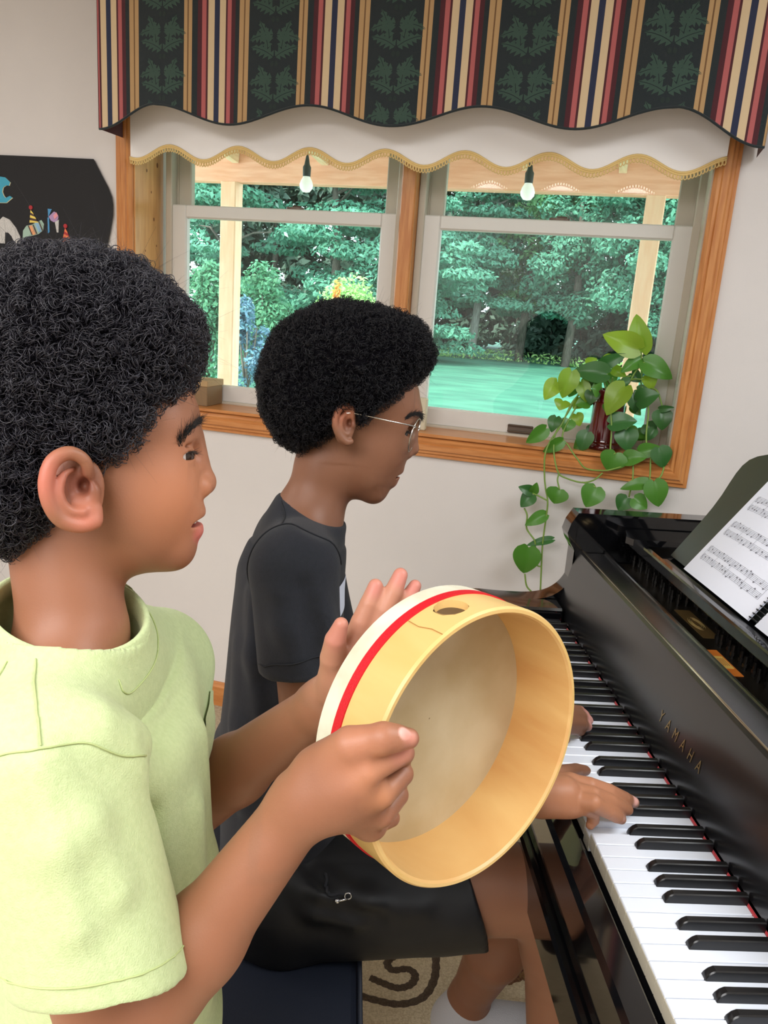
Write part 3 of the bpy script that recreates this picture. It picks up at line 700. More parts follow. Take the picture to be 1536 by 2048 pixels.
for k_ in range(34):                                     # smaller leaves crowding round the rim of the vase and down its sides
    a_ = rl.uniform(0, 2*PI); q_ = rl.uniform(.035, .085); dz_ = rl.uniform(.0, .22)-.03*(q_ > .06)
    b_ = np.array([PV[0]+q_*math.cos(a_)*1.15, PV[1]+q_*.75*math.sin(a_)-.012, PV[2]+dz_]); l_ = rl.uniform(.026, .044)
    if abs(b_[0]-PV[0]) < .042 and b_[1] < PV[1] and dz_ < .13: continue
    if b_[1] > D+.105: b_[1] = D+.105
    t_ = b_+l_*np.array([math.cos(a_)*.8+rl.uniform(-.4, .4), -.25, rl.uniform(-1, .2)]); leaf(fol, b_, t_, l_*.78, rl.choice((0, 0, 1, 2)), tilt=(rl.uniform(-.4, .4), rl.uniform(0, .5)))
fol.build('foliage', [L_G, L_Y, L_D], plant, PV, True, recalc=False)
vm = MB()
for p in VINES: vm.tube(spline(p), .0024, 6)
rng_s = random.Random(4)
for k_ in range(12):
    a_ = 2*PI*k_/12; c_ = (PV[0]+.02*math.cos(a_), PV[1]+.02*math.sin(a_), PV[2]+.15)
    vm.tube(spline([c_, (c_[0]+.03*math.cos(a_), c_[1]+.015*math.sin(a_), c_[2]+.05), (c_[0]+.075*math.cos(a_), c_[1]+.03*math.sin(a_), c_[2]+.05+.03*rng_s.random())]), .002, 6)
vm.build('vines', STEM, plant, PV, True)
GOLD = mat('brass', (205, 160, 80), .2, metal=1.)
hk = MB()
for i, (dx, dz) in enumerate(((0, 0), (.008, .010), (-.006, .008), (.010, .020), (-.010, -.006), (.004, .026))): hk.sphere((.022+dx, D+.02, WZ0+.165+dz), .0042, 6)
tag(hk.build('bead_cluster', GOLD, None, (.022, D+.02, WZ0+.165), True), 'tiny cluster of gold beads tucked in the pothos leaves', 'ornament')
br = MB().lathe([(.0005, 0), (.012, 0), (.012, .003), (.004, .007), (.004, .016), (.013, .020), (.014, .028), (.010, .030), (.0005, .030)], (.055, D-.006, WZ0+.004), 20)
tag(br.build('brass_candle_cup', GOLD, None, (.055, D-.006, WZ0+.004), True, 40), 'little brass cup on the sill behind the hanging pothos leaves', 'ornament')

# ------------------------------------------------------------------ striped valance
VC = {'tan': (176, 142, 98), 'brn': (110, 78, 46), 'teal': (22, 33, 37), 'mar': (70, 20, 30), 'pink': (172, 90, 90), 'bei': (206, 182, 146), 'nav': (30, 38, 66), 'leaf': (48, 72, 62), 'line': (26, 42, 38)}
VM = [mat('valance_'+k, c, .85, bump=(900, .25), sheen=.2) for k, c in VC.items()]; VK = list(VC)
PER = .334; X_P = -1.385            # a damask panel starts at X_P
stops = [(.395, 'teal_p'), (.425, 'tan'), (.436, 'brn'), (.466, 'tan'), (.515, 'teal'), (.553, 'mar'), (.590, 'pink'), (.607, 'mar'), (.662, 'bei'), (.708, 'nav'), (.762, 'bei'), (.778, 'mar'), (.813, 'pink'), (.848, 'mar'), (.885, 'teal'), (.925, 'tan'), (.936, 'brn'), (.972, 'tan'), (1.0, 'teal')]
def vtop(x): return 2.36
def vbot(x):
    if x < -1.343: t = (x+1.527)/.184; return 1.818+(1.884-1.818)*(.5-.5*math.cos(PI*max(0, t)))
    if x > .043: t = (x-.043)/.209; return 1.884+(1.800-1.884)*(.5-.5*math.cos(PI*min(1, t)))
    return 1.8585+.0245*math.cos(2*PI*(x+1.343)/.462)
VY = 2.16
def vy(x, z): return VY+.0035*math.sin(2*PI*(x+1.2)/.334+.6)*(2.36-z)/.5+.001*math.sin(31*x)
val = empty('valance', (-.64, VY+.06, 1.85), label='dark green damask and red striped fabric valance hanging above the window', category='valance'); VB = tuple(val.location)
m = MB(); edges = [-1.527]
n0 = int(math.floor((-1.527-X_P)/PER)); xs = []
for p in range(n0, 8):
    for i, (f, c) in enumerate(stops):
        a = X_P+PER*(p+(stops[i-1][0] if i else 0)); b_ = X_P+PER*(p+f)
        a = max(a, -1.527); b_ = min(b_, .252)
        if b_ > a: xs.append((a, b_, 'teal' if c == 'teal_p' else c))
for a, b_, c in xs:
    nn = max(1, int((b_-a)/.012)); m.grid(lambda u, v: (a+(b_-a)*u, vy(a+(b_-a)*u, vbot(a+(b_-a)*u)+v*.5), vbot(a+(b_-a)*u)+(vtop(0)-vbot(a+(b_-a)*u))*v), nn, 10, VK.index(c))
# side returns and lining
m.grid(lambda u, v: (-1.527, VY+.13*u, vbot(-1.527)+(2.36-vbot(-1.527))*v), 2, 4, VK.index('mar'))
m.grid(lambda u, v: (.252, VY+.13*u, vbot(.252)+(2.36-vbot(.252))*v), 2, 4, VK.index('mar'))
m.grid(lambda u, v: (-1.527+1.779*u, vy(-1.527+1.779*u, vbot(-1.527+1.779*u))+.006, vbot(-1.527+1.779*u)+(2.36-vbot(-1.527+1.779*u))*v), 80, 2, VK.index('bei'))
# woven acanthus leaves on each damask panel
def acanthus(cx, cz, sx, ang):
    """a lobed leaf as a fan of quads (length ~.075), mirrored by sx"""
    L = .066; lobes = [(0, .004), (.10, .018), (.17, .007), (.27, .025), (.35, .008), (.46, .024), (.54, .008), (.66, .019), (.73, .006), (.85, .011), (.9, .004), (1.0, .001)]
    ca, sa = math.cos(ang), math.sin(ang)
    def put(s, q):
        bend = .018*s*s; x = q+bend; y = s*L
        X_ = (ca*x-sa*y)*sx; Z_ = sa*x+ca*y; return (cx+X_, cz+Z_)
    for side in (-1, 1):
        for (s0, w0), (s1, w1) in zip(lobes[:-1], lobes[1:]):
            q = [put(s0, .0008*side), put(s0+.05*(w0 > .02), side*w0*.8), put(s1+.05*(w1 > .02), side*w1*.8), put(s1, .0008*side)]
            if all(z > vbot(x)+.002 and z < 2.355 and -1.52 < x < .245 for x, z in q):
                m.add([(x, vy(x, z)-.0007, z) for x, z in q], [(0, 1, 2, 3)], VK.index('leaf'))
for p in range(n0, 6):
    cx = X_P+PER*p+.198*PER
    for k in range(6):
        zc = 1.79+.105*k+(.0 if p % 2 else .02)
        for sx in (-1, 1):
            acanthus(cx+sx*.004, zc+.000, sx, -.95); acanthus(cx+sx*.020, zc+.022, sx, -.10); acanthus(cx+sx*.006, zc+.052, sx, -1.5)
            c2 = [(cx+sx*.006+.005*math.cos(t*PI/4), zc+.088+.007*math.sin(t*PI/4)) for t in range(8)]
            if all(z > vbot(x)+.002 and -1.52 < x < .245 for x, z in c2): m.add([(x, vy(x, z)-.0007, z) for x, z in c2], [tuple(range(8))], VK.index('line'))
m.build('fabric', VM, val, VB, recalc=False)
m = MB(); PX = np.linspace(-1.527, .252, 160); m.tube([(x, vy(x, vbot(x)), vbot(x)) for x in PX], .0032, 6); m.build('bottom_cord', VM[VK.index('teal')], val, VB, True)
MB().box(-1.525, .25, VY+.01, D-.001, 2.34, 2.36).build('mounting_board', CEIL, val, VB)

# ------------------------------------------------------------------ scalloped window shade
SHADE = mat('shade_cloth', (238, 235, 233), .8, bump=(700, .1)); GIMP = mat('gold_gimp', (222, 190, 122), .55, sheen=.3)
SY = 2.272
def sbot(x): return 1.772+.0195*math.cos(2*PI*(x+1.362)/.2225)
sh = empty('window_shade', (-.66, SY, 1.75), label='white roller shade with a scalloped gold gimp hem behind the striped valance', category='window shade'); SB = tuple(sh.location)
m = MB()
for y, fl in ((SY, 0), (SY+.002, 1)): m.grid(lambda u, v: (-1.497+1.68*u, y, sbot(-1.497+1.68*u)+(2.15-sbot(-1.497+1.68*u))*v), 120, 4)
m.build('cloth', SHADE, sh, SB, recalc=False)
m = MB(); PX = np.linspace(-1.497, .183, 150)
m.tube([(x, SY-.003, sbot(x)+.006) for x in PX], .0035, 6); m.tube([(x, SY-.003, sbot(x)+.001) for x in PX], .0028, 6)
arc = np.concatenate([[0], np.cumsum(np.hypot(np.diff(PX), np.diff([sbot(x) for x in PX])))]); nl = int(arc[-1]/.0085)
for i in range(nl):
    x = np.interp(arc[-1]*(i+.5)/nl, arc, PX); z = sbot(x)-.005
    m.tube([(x+.0036*math.cos(a*PI/4), SY-.003-.001*math.sin(a), z+.0062*math.sin(a*PI/4)) for a in range(8)], .0016, 5, closed=True)
m.build('gimp_hem', GIMP, sh, SB, True)
MB().tube([(-1.49, SY+.012, 2.16), (.176, SY+.012, 2.16)], .014, 16).build('roller', SHADE, sh, SB, True)

# ------------------------------------------------------------------ black poster on the left of the window
BLK = mat('black_card', (38, 38, 40), .8, spec=.3); TEAL = mat('teal_card', (58, 156, 184), .6); CREAM = mat('cream_edge', (232, 222, 180), .7)
WHT = mat('white_glitter_card', (206, 204, 200), .7, noise=(300, (180, 178, 176), 2)); RED = mat('red_card', (170, 34, 42), .6)
pal = {'yel': (232, 206, 96), 'org': (226, 120, 72), 'mint': (156, 184, 168), 'pch': (226, 160, 112), 'sky': (136, 176, 206), 'blu': (70, 140, 190), 'lav': (170, 140, 180), 'pnk': (226, 150, 160), 'dk': (70, 44, 40)}
PM = {k: mat('card_'+k, c, .6) for k, c in pal.items()}
PY = D-.004
def pz(x, z): return -1.989+x*.000505, 1.763-(z-113)*.000392      # drawing units of the poster artwork
po = empty('poster', (-1.80, PY, 1.25), label='black card poster with a teal letter and party hats left of the window', category='poster'); PB = tuple(po.location)
def art(name, poly, mats, lift, th=.0012, zoff=0.):
    P_ = [pz(*p) for p in poly]; q = 0 if name == 'board' else .0012; MB().prism([(x, z) for x, z in P_], PY-.003-q-lift-th, PY-.003-q-lift, 'y').build(name, mats, po, PB)
right = [(690, 125), (712, 170), (745, 240), (790, 330), (815, 400), (822, 460), (820, 540), (800, 660), (775, 780), (758, 860), (758, 900), (775, 960), (800, 1080), (820, 1200), (815, 1290), (790, 1360), (700, 1560)]
art('board', [(-700, 110)]+[(0, 113), (350, 118)]+right+[(-700, 1600)], BLK, 0, .0012)

def arcp(cx, cz, r, a0, a1, n=14): return [(cx+r*math.cos(math.radians(a0+(a1-a0)*i/n)), cz+r*math.sin(math.radians(a0+(a1-a0)*i/n))) for i in range(n+1)]
c_out = [(76, 318), (40, 283), (-20, 276), (-80, 300), (-110, 380), (-80, 455), (-20, 480), (40, 478), (88, 436), (70, 424)]
c_in = [(40, 442), (26, 425), (16, 395), (24, 362), (48, 345), (70, 346)]
art('letter_edge', [(x+(3 if x > 0 else 0), z+3) for x, z in c_out]+c_in, CREAM, .0001, .001)
art('letter', c_out+[(x-4, z) for x, z in c_in], TEAL, .0012, .001)
art('letter', [(-60, 800), (-40, 640), (10, 588), (60, 610), (105, 670), (135, 740), (130, 800), (95, 800), (70, 740), (45, 712), (20, 712), (14, 800)], WHT, .0001, .002)
def hat(ax, az, bx, bz, w_, c1, c2, pom, name):
    """a striped party hat from its tip (ax, az) to the middle of its brim (bx, bz)"""
    d = np.array([bx-ax, bz-az], float); L = np.linalg.norm(d); d /= L; nrm = np.array([-d[1], d[0]]); n = 6
    for i in range(n):
        t0, t1 = i/n, (i+1)/n; p = lambda t, s, k=0: tuple(np.array([ax, az])+d*L*min(1, t+k*s)+nrm*w_/2*t*s)
        art(name, [p(t0, -1, -.08), p(t1, -1, -.08), p(t1, 1, -.08), p(t0+.001, 1, -.08)], c1 if i % 2 else c2, .0012, .001)
    art(name+'_pompom', [(ax+14*math.cos(a*PI/5), az-8+17*math.sin(a*PI/5)) for a in range(10)], pom, .0014, .002)
arch = [(150, 790), (158, 690), (185, 650), (225, 640), (270, 615), (300, 600), (318, 630), (310, 680), (275, 710), (240, 722), (190, 735), (160, 800)]
art('striped_egg', arch, PM['mint'], .0001, .001)
for (x0, z0), c in (((205, 650), 'pch'), ((250, 625), 'sky')): art('egg_stripe', [(x0, z0), (x0+24, z0-6), (x0+50, z0+62), (x0+28, z0+72)], PM[c], .0012, .0006)
for x0, z0 in ((198, 650), (234, 640), (278, 612)): art('egg_stripe', [(x0, z0), (x0+7, z0-2), (x0+33, z0+68), (x0+26, z0+72)], PM['dk'], .0019, .0004)
hat(226, 515, 246, 628, 66, PM['yel'], PM['dk'], RED, 'party_hat'); hat(480, 645, 490, 770, 76, PM['org'], RED, RED, 'party_hat')
art('candy_cane', [(350, 510), (380, 512), (352, 575)], PM['blu'], .0001, .001); art('candy_cane', arcp(385, 570, 42, -75, 60)+[(392, 612), (370, 600), (355, 570)], PM['lav'], .0001, .001)
art('candy_cane', [(390, 560), (415, 535), (425, 560), (400, 590)], PM['pnk'], .0012, .0006); art('candy_cane', [(400, 610), (430, 590), (424, 690), (412, 690)], WHT, .0001, .001); art('candy_cane', [(346, 580), (358, 575), (358, 690), (346, 700)], PM['blu'], .0001, .001)

# ================================================================== rug, bench, piano
RUG = mat('rug_pile', (238, 224, 194), .98, noise=(260, (208, 190, 154), 6), bump=(500, .9))
RUGD = mat('rug_dark_motif', (104, 88, 72), .98, noise=(260, (80, 66, 54), 6), bump=(500, .9)); RUGR = mat('rug_red_motif', (104, 50, 44), .98, noise=(200, (150, 120, 76), 6), bump=(500, .9))
rug = empty('area_rug', (-.2, 1.2, 0), label='beige tufted area rug with dark brown scrolls under the bench and piano', category='rug'); RB = (-.2, 1.2, 0)
MB().box(-1.3, 1.1, -.3, 2.1, .001, .010, bev=.003).build('pile', RUG, rug, RB)
def motif(pts, r, mt, name='scroll'):
    P_ = spline(pts, 8); m = MB(); n = len(P_); v = []; F = []
    T = np.gradient(P_, axis=0); T /= np.linalg.norm(T, axis=1)[:, None]; S_ = np.cross(T, [0, 0, 1.])
    for i in range(n):
        w_ = r*(1+.12*math.sin(i*1.9)); a = P_[i]+S_[i]*w_; b = P_[i]-S_[i]*w_; c = P_[i].copy(); c[2] += .004; v += [a, c, b]
    for i in range(n-1):
        for k in (0, 1): F.append((3*i+k, 3*i+k+1, 3*i+k+4, 3*i+k+3))
    m.add(v, F).build(name, mt, rug, RB, True)
z_ = .0102
motif([(-0.2270,1.5160,0.0100), (-0.2080,1.4500,0.0100), (-0.2000,1.3960,0.0100), (-0.2120,1.3440,0.0100), (-0.2520,1.3120,0.0100), (-0.3030,1.3040,0.0100), (-0.3570,1.3030,0.0100)], .0085, RUGD)
motif([(-0.3130,1.4700,0.0100), (-0.2870,1.4830,0.0100), (-0.2670,1.4720,0.0100), (-0.2710,1.4440,0.0100), (-0.2950,1.4280,0.0100), (-0.3060,1.4050,0.0100), (-0.2900,1.3900,0.0100), (-0.2600,1.4040,0.0100), (-0.2410,1.3940,0.0100), (-0.2430,1.3680,0.0100), (-0.2670,1.3490,0.0100), (-0.3000,1.3500,0.0100), (-0.3290,1.3540,0.0100)], .0085, RUGD)
motif([(-0.0850,1.5730,0.0100), (-0.0390,1.5740,0.0100), (-0.0130,1.5380,0.0100), (-0.0290,1.4880,0.0100), (-0.0610,1.4830,0.0100)], .011, RUGR); motif([(-0.0560,1.4490,0.0100), (-0.0170,1.4780,0.0100), (0.0070,1.4520,0.0100)], .014, RUGR)
motif([(-0.0450,1.6210,0.0100), (-0.0570,1.5360,0.0100), (-0.0150,1.5080,0.0100)], .006, RUGD)

LEATH = mat('navy_leather', (20, 25, 37), .55, bump=(420, .15), spec=.3); EBONY = mat('ebony_polish', (11, 11, 13), .07, spec=.9, coat=.3)
SATIN = mat('ebony_satin', (20, 20, 22), .26, spec=1.)
bn = thing('piano_bench', (-.46, .24, 0), label='dark navy upholstered piano bench under the seated player', category='bench'); BB = (-.46, .24, 0)
m = MB()
bx0, bx1, by0, by1, bz = -.645, -.289, -.115, .60, .478
m.grid(lambda u, v: (bx0+.012+(bx1-bx0-.024)*u, by0+.012+(by1-by0-.024)*v, bz+.003*min(1, 12*min(u, 1-u, v, 1-v))-.0012*math.exp(-((u*3) % 1-.5)**2*80)*0), 24, 24)
m.build('cushion_top', LEATH, bn, BB, True)
MB().box(bx0, bx1, by0, by1, .405, bz, bev=.012).build('cushion', LEATH, bn, BB)
MB().box(bx0+.01, bx1-.01, by0+.01, by1-.01, .335, .404, bev=.004).build('frame', EBONY, bn, BB)
m = MB(); q = [(bx1+.001, by0+.01, bz-.006), (bx1+.001, by1-.01, bz-.006)]; m.tube(q, .0035, 8); m.tube([(bx0-.001, by0+.01, bz-.006), (bx0-.001, by1-.01, bz-.006)], .0035, 8); m.tube([(bx0+.01, by0-.001, bz-.006), (bx1-.01, by0-.001, bz-.006)], .0035, 8); m.build('piping', LEATH, bn, BB, True)
for x in (bx0+.04, bx1-.04):
    for y in (by0+.04, by1-.04): MB().prism([(x-.022, .335), (x+.022, .335), (x+.014, .011), (x-.014, .011)], y-.02, y+.02, 'y').build('leg', EBONY, bn, BB)

# piano frame: x into the piano, y towards the window (bass side), z up
GPB = (.3, .1175, 0)
gp = thing('grand_piano', GPB, label='polished black grand piano with gold letters on the fallboard', category='piano')
IVORY = mat('key_white', (226, 231, 242), .2, spec=.5); IVF = mat('key_front', (206, 198, 178), .5); KEYW = mat('key_wood', (190, 150, 100), .6)
KEYB = mat('key_black', (20, 20, 22), .28, spec=.5); FELT = mat('red_felt', (190, 24, 40), .95, sheen=.4)
GOLDP = mat('gold_leaf_letters', (178, 156, 108), .4, metal=.9); PLATE = mat('iron_plate', (34, 30, 24), .35, metal=.4); BRASS = mat('hinge_brass', (200, 190, 170), .25, metal=1.)
STEEL = mat('tuning_pin_steel', (60, 58, 56), .3, metal=.9)
KY0, KY1 = .7285, -.4935           # bass end, treble end of the keyboard
ZK = .735
def pbox(name, mt, *a, bev=.003, par=None): return MB().box(*a, bev=bev).build(name, mt, par or gp, GPB)
# rim: bass side, bent treble side and tail as one bent wall
out = [(.172, .842)] ; inn = [(.172, .792)]
rimp = [(.172, .842), (.6, .842), (1.0, .838), (1.2, .81), (1.30, .74), (1.34, .62), (1.30, .50), (1.20, .40), (1.05, .28), (.92, .12), (.84, -.06), (.80, -.25), (.74, -.42), (.64, -.53), (.52, -.585), (.40, -.605), (.172, -.607)]
RP = spline([(x, y, 0) for x, y in rimp], 4)[:, :2]; T = np.gradient(RP, axis=0); T /= np.linalg.norm(T, axis=1)[:, None]; NI = np.stack([T[:, 1], -T[:, 0]], 1)
RI = RP+NI*.05
m = MB(); n = len(RP); v = [(*p, z) for z in (.575, .972) for p in RP]+[(*p, z) for z in (.575, .972) for p in RI]; F = []
for i in range(n-1): F += [(i, i+1, n+i+1, n+i), (2*n+i+1, 2*n+i, 3*n+i, 3*n+i+1), (n+i, n+i+1, 3*n+i+1, 3*n+i), (i+1, i, 2*n+i, 2*n+i+1)]
F += [(0, n, 3*n, 2*n), (n-1, 3*n-1, 4*n-1, 2*n-1)]
m.add(v, F).build('rim', EBONY, gp, GPB)
lid_poly = [tuple(p) for p, q in zip(RP, RI) if p[0] > .60]
MB().prism(lid_poly, .976, .998, 'z').build('lid', EBONY, gp, GPB)
MB().prism([tuple(p) for p in RI if p[0] > .24], .600, .640, 'z').build('soundboard', PLATE, gp, GPB)
# arms: sweep down from the rim to the keyboard
armp = [(.172, .972), (.158, .948), (.152, .925), (.160, .905), (.172, .885), (.178, .860), (.178, .836), (.170, .812), (.154, .790), (.128, .773), (.09, .765), (.03, .764), (-.03, .766), (-.055, .760), (-.062, .745), (-.062, .60), (.172, .60)]
armq = armp[:2]+[(x, z) for x, z, _ in spline([(x, z, 0) for x, z in armp[2:15]], 4)]+armp[15:]
for y0, y1 in ((.842, .792), (-.607, -.557)): MB().prism(armq, y0, y1, 'y').build('arm', EBONY, gp, GPB, True, 40)
for y0, y1 in ((.7915, KY0+.002), (KY1-.002, -.5565)): pbox('cheek_block', EBONY, -.016, .150, y0, y1, .69, .768, bev=.005)
pbox('key_slip', EBONY, -.047, -.008, KY0+.06, KY1-.06, .640, .722, bev=.006)
pbox('key_bed', EBONY, -.060, .40, .79, -.555, .575, .640, bev=.004)
pbox('key_frame', SATIN, -.004, .15, KY0, KY1, .640, .700, bev=0)
MB().box(.1493, .1520, KY0, KY1, .70, .7372, bev=.0008).build('felt_strip', FELT, gp, GPB)
# keys
WK = .0235; first_names = 'AB'+'CDEFGAB'*7+'C'
pressed = {int(round((KY0-.0)/WK))-1}
for i in range(52):
    ya = KY0-WK*i; yb = ya-WK; dz = -.008 if i == 30 else 0
    m = MB(); m.box(0, .1490, ya-.0006, yb+.0006, ZK-.022+dz, ZK+dz, bev=.0010); m.f, m.m = m.f, m.m
    m.box(-.0006, .0008, ya-.0007, yb+.0007, ZK-.021+dz, ZK-.0025+dz, 1)
    m.build('white_key', [IVORY, IVF], gp, GPB)
off = {'C': -.0022, 'D': .0022, 'F': -.003, 'G': 0., 'A': .003}
for i, nme in enumerate(first_names[:-1]):
    if nme not in off: continue
    yc = KY0-WK*(i+1)-off[nme]
    xs = [(.0510, 0), (.0525, .004), (.0560, .0095), (.0590, .0115), (.0620, .0120), (.1470, .0120), (.1470, 0)]
    m = MB(); prof = []
    for x, z in xs:
        hw = .0055-.0010*(z/.012); hi = max(hw-.0012, .003)
        prof.append((x, z, hw, hi))
    v = []; F = []
    ring = [(.0510, -.003, .0056, 0), (.0530, .0055, .0052, .0), (.0560, .0096, .0046, 0), (.0600, .0117, .0043, 0), (.1470, .0117, .0043, 0), (.1470, -.003, .0056, 0)]
    L_ = []
    for x, top, hwt, _ in ((.0505, .0005, .0050, 0), (.0520, .0045, .0047, 0), (.0560, .0092, .0044, 0), (.0605, .0117, .0043, 0), (.1500, .0120, .0043, 0)):
        zb = -.004; hb = .0057
        L_.append([(x, yc-hb, ZK+zb), (x, yc-hb+.0002, ZK+min(top-.0016, .0008)), (x, yc-hwt-.0003, ZK+top-.0012), (x, yc-hwt+.0010, ZK+top), (x, yc+hwt-.0010, ZK+top), (x, yc+hwt+.0003, ZK+top-.0012), (x, yc+hb-.0002, ZK+min(top-.0016, .0008)), (x, yc+hb, ZK+zb)])
    for r_ in L_: v += r_
    for a in range(len(L_)-1):
        for k in range(7): F.append((a*8+k, a*8+k+1, a*8+k+9, a*8+k+8))
    F += [tuple(range(8)), tuple(range(len(v)-8, len(v)))[::-1]]
    m.add(v, F).build('black_key', KEYB, gp, GPB, True, 25)
# fallboard, lettering
fb = [(.1525, .7410), (.1535, .7600), (.157, .78), (.163, .81), (.1705, .845), (.178, .872), (.183, .8835), (.189, .8865), (.196, .8835), (.190, .86), (.180, .80), (.175, .7410)]
FBo = MB().prism(fb, .7915, -.5565, 'y').build('fallboard', SATIN, gp, GPB, True, 30)
MB().tube([(.1905, .785, .8872), (.1905, -.55, .8872)], .0022, 8).build('hinge', BRASS, FBo, GPB, True)
sl = np.array([.0062, 0, .030]); sl /= np.linalg.norm(sl); nn = np.array([-sl[2], 0, sl[0]])
for i, ch in enumerate('YAMAHA'):
    yy = .2005-.0275*i; v, f = text_mesh(ch, .025); MB().add(lay(v, (.1593, yy, .7925), (0, -.8, 0), sl, nn, .0008), f).build('letter', GOLDP, FBo, GPB, recalc=False)
# ledge behind the fallboard, well with tuning pins, labels
pbox('front_rail', SATIN, .197, .243, .79, -.555, .868, .882, bev=.002)
pbox('front_rail_edge', EBONY, .2395, .2475, .79, -.555, .872, .888, bev=.002)
pbox('plate', PLATE, .2480, .62, .79, -.555, .850, .862, bev=.002)
lb = pbox('maker_label', mat('dull_gold_label', (120, 96, 58), .35, metal=.5), .292, .322, .508, .376, .8622, .8632, bev=0)
for q in range(3): MB().tube([(.307+(.011-.0025*q)*math.cos(a*PI/10), .44+(.03-.006*q)*math.sin(a*PI/10), .8634) for a in range(20)], .0008, 4, closed=True).build('engraving', GOLDP, lb, GPB)
st = pbox('tuning_label', mat('orange_label', (226, 130, 50), .5), .268, .292, .324, .226, .8622, .8632, bev=0)
YEL = mat('label_yellow', (244, 206, 110), .5); DKR = mat('label_red', (150, 50, 30), .5)
MB().box(.271, .289, .298, .252, .8632, .8636).build('label_panel', YEL, st, GPB)
for k in range(5): MB().box(.2735+.003*k, .2745+.003*k, .290, .262, .8636, .8638).build('label_line', DKR, st, GPB)
PIN = []
for j in range(3):
    for i in range(58):
        y = .775-.0218*i; x = .305+.017*j+.004*(i % 2)
        if j < 2 and .515 > y > .37: continue
        if y > -.5: PIN.append((x+.02*(j > 0)*0, y))
pins = sorted(PIN, key=lambda p: (p[0]+.35)**2+(p[1]+.9)**2)
def pinmesh(m, x, y): m.lathe([(.0005, .024), (.0034, .024), (.0034, 0), (.0005, 0)], (x, y, .862), 8); m.lathe([(.0034, .006), (.0052, .006), (.0052, .012), (.0034, .012)], (x, y, .862), 8)
for x, y in pins[:96]:
    m = MB(); pinmesh(m, x, y); m.build('tuning_pin', STEEL, gp, GPB, True, 40)
m = MB()
for x, y in pins[96:]: pinmesh(m, x, y)
tag(m.build('tuning_pins', STEEL, gp, GPB, True, 40), kind='stuff')
# music desk: side tray with a rounded corner, rail and the leaning board
tray = [(.49, .785), (.30, .785)]+[(.27-.03*math.sin(a*PI/12)+.03, .755+.03*math.cos(a*PI/12)) for a in range(0, 7)]+[(.258, .72), (.268, .700), (.49, .700)]
MB().prism(tray, .930, .944, 'z').build('desk_tray', EBONY, gp, GPB, True, 30)
pbox('desk_rail', EBONY, .280, .296, .757, -.50, .912, .935, bev=.003)
pbox('desk_shelf', EBONY, .296, .48, .66, -.45, .912, .920, bev=.002)
pbox('desk_ledge', SATIN, .296, .312, .62, -.40, .920, .930, bev=.002)
DS = np.array([.590, 0, .807]); DN = np.array([-.807, 0, .590])        # board slope, face normal
def desk(t, y, lift=0.): return np.array([.335, y, .926])+DS*t+DN*lift
prof = [(.0, .661), (.05, .664), (.09, .667), (.13, .673), (.16, .681), (.19, .693), (.215, .702), (.235, .705), (.252, .700), (.265, .685), (.276, .660), (.284, .62), (.290, .55), (.294, .42), (.296, .25), (.296, -.02), (.294, -.19), (.290, -.31), (.284, -.38), (.276, -.42), (.265, -.445), (.252, -.46), (.235, -.465), (.215, -.462), (.16, -.44), (.09, -.427), (0, -.42)]
m = MB(); n = len(prof)
m.add([desk(t, y, 0) for t, y in prof]+[desk(t, y, -.012) for t, y in prof], [tuple(range(n)), tuple(range(n, 2*n))[::-1]]+[(i, (i+1) % n, n+(i+1) % n, n+i) for i in range(n)])
m.build('music_desk', mat('desk_satin', (34, 38, 36), .3, spec=.5), gp, GPB)
for x, y in ((.05, .66), (.05, -.44)):
    MB().lathe([(.0005, 0), (.016, 0), (.018, .04), (.040, .08), (.046, .12), (.036, .16), (.055, .40), (.062, .575), (.0005, .575)], (x+.12, y, .012), 24).build('leg', EBONY, gp, GPB, True, 40)
MB().lathe([(.0005, 0), (.016, 0), (.018, .04), (.040, .08), (.046, .12), (.036, .16), (.055, .40), (.062, .575), (.0005, .575)], (1.15, .62, .012), 24).build('leg', EBONY, gp, GPB, True, 40)
m = MB().box(.16, .20, .06, .09, .10, .575, bev=.004).box(.16, .20, .145, .175, .10, .575, bev=.004).box(.12, .24, .02, .215, .06, .10, bev=.006); m.build('pedal_lyre', EBONY, gp, GPB)
for y in (.06, .1175, .175): MB().box(.03, .125, y-.012, y+.012, .072, .08, bev=.003).build('pedal', BRASS, gp, GPB)

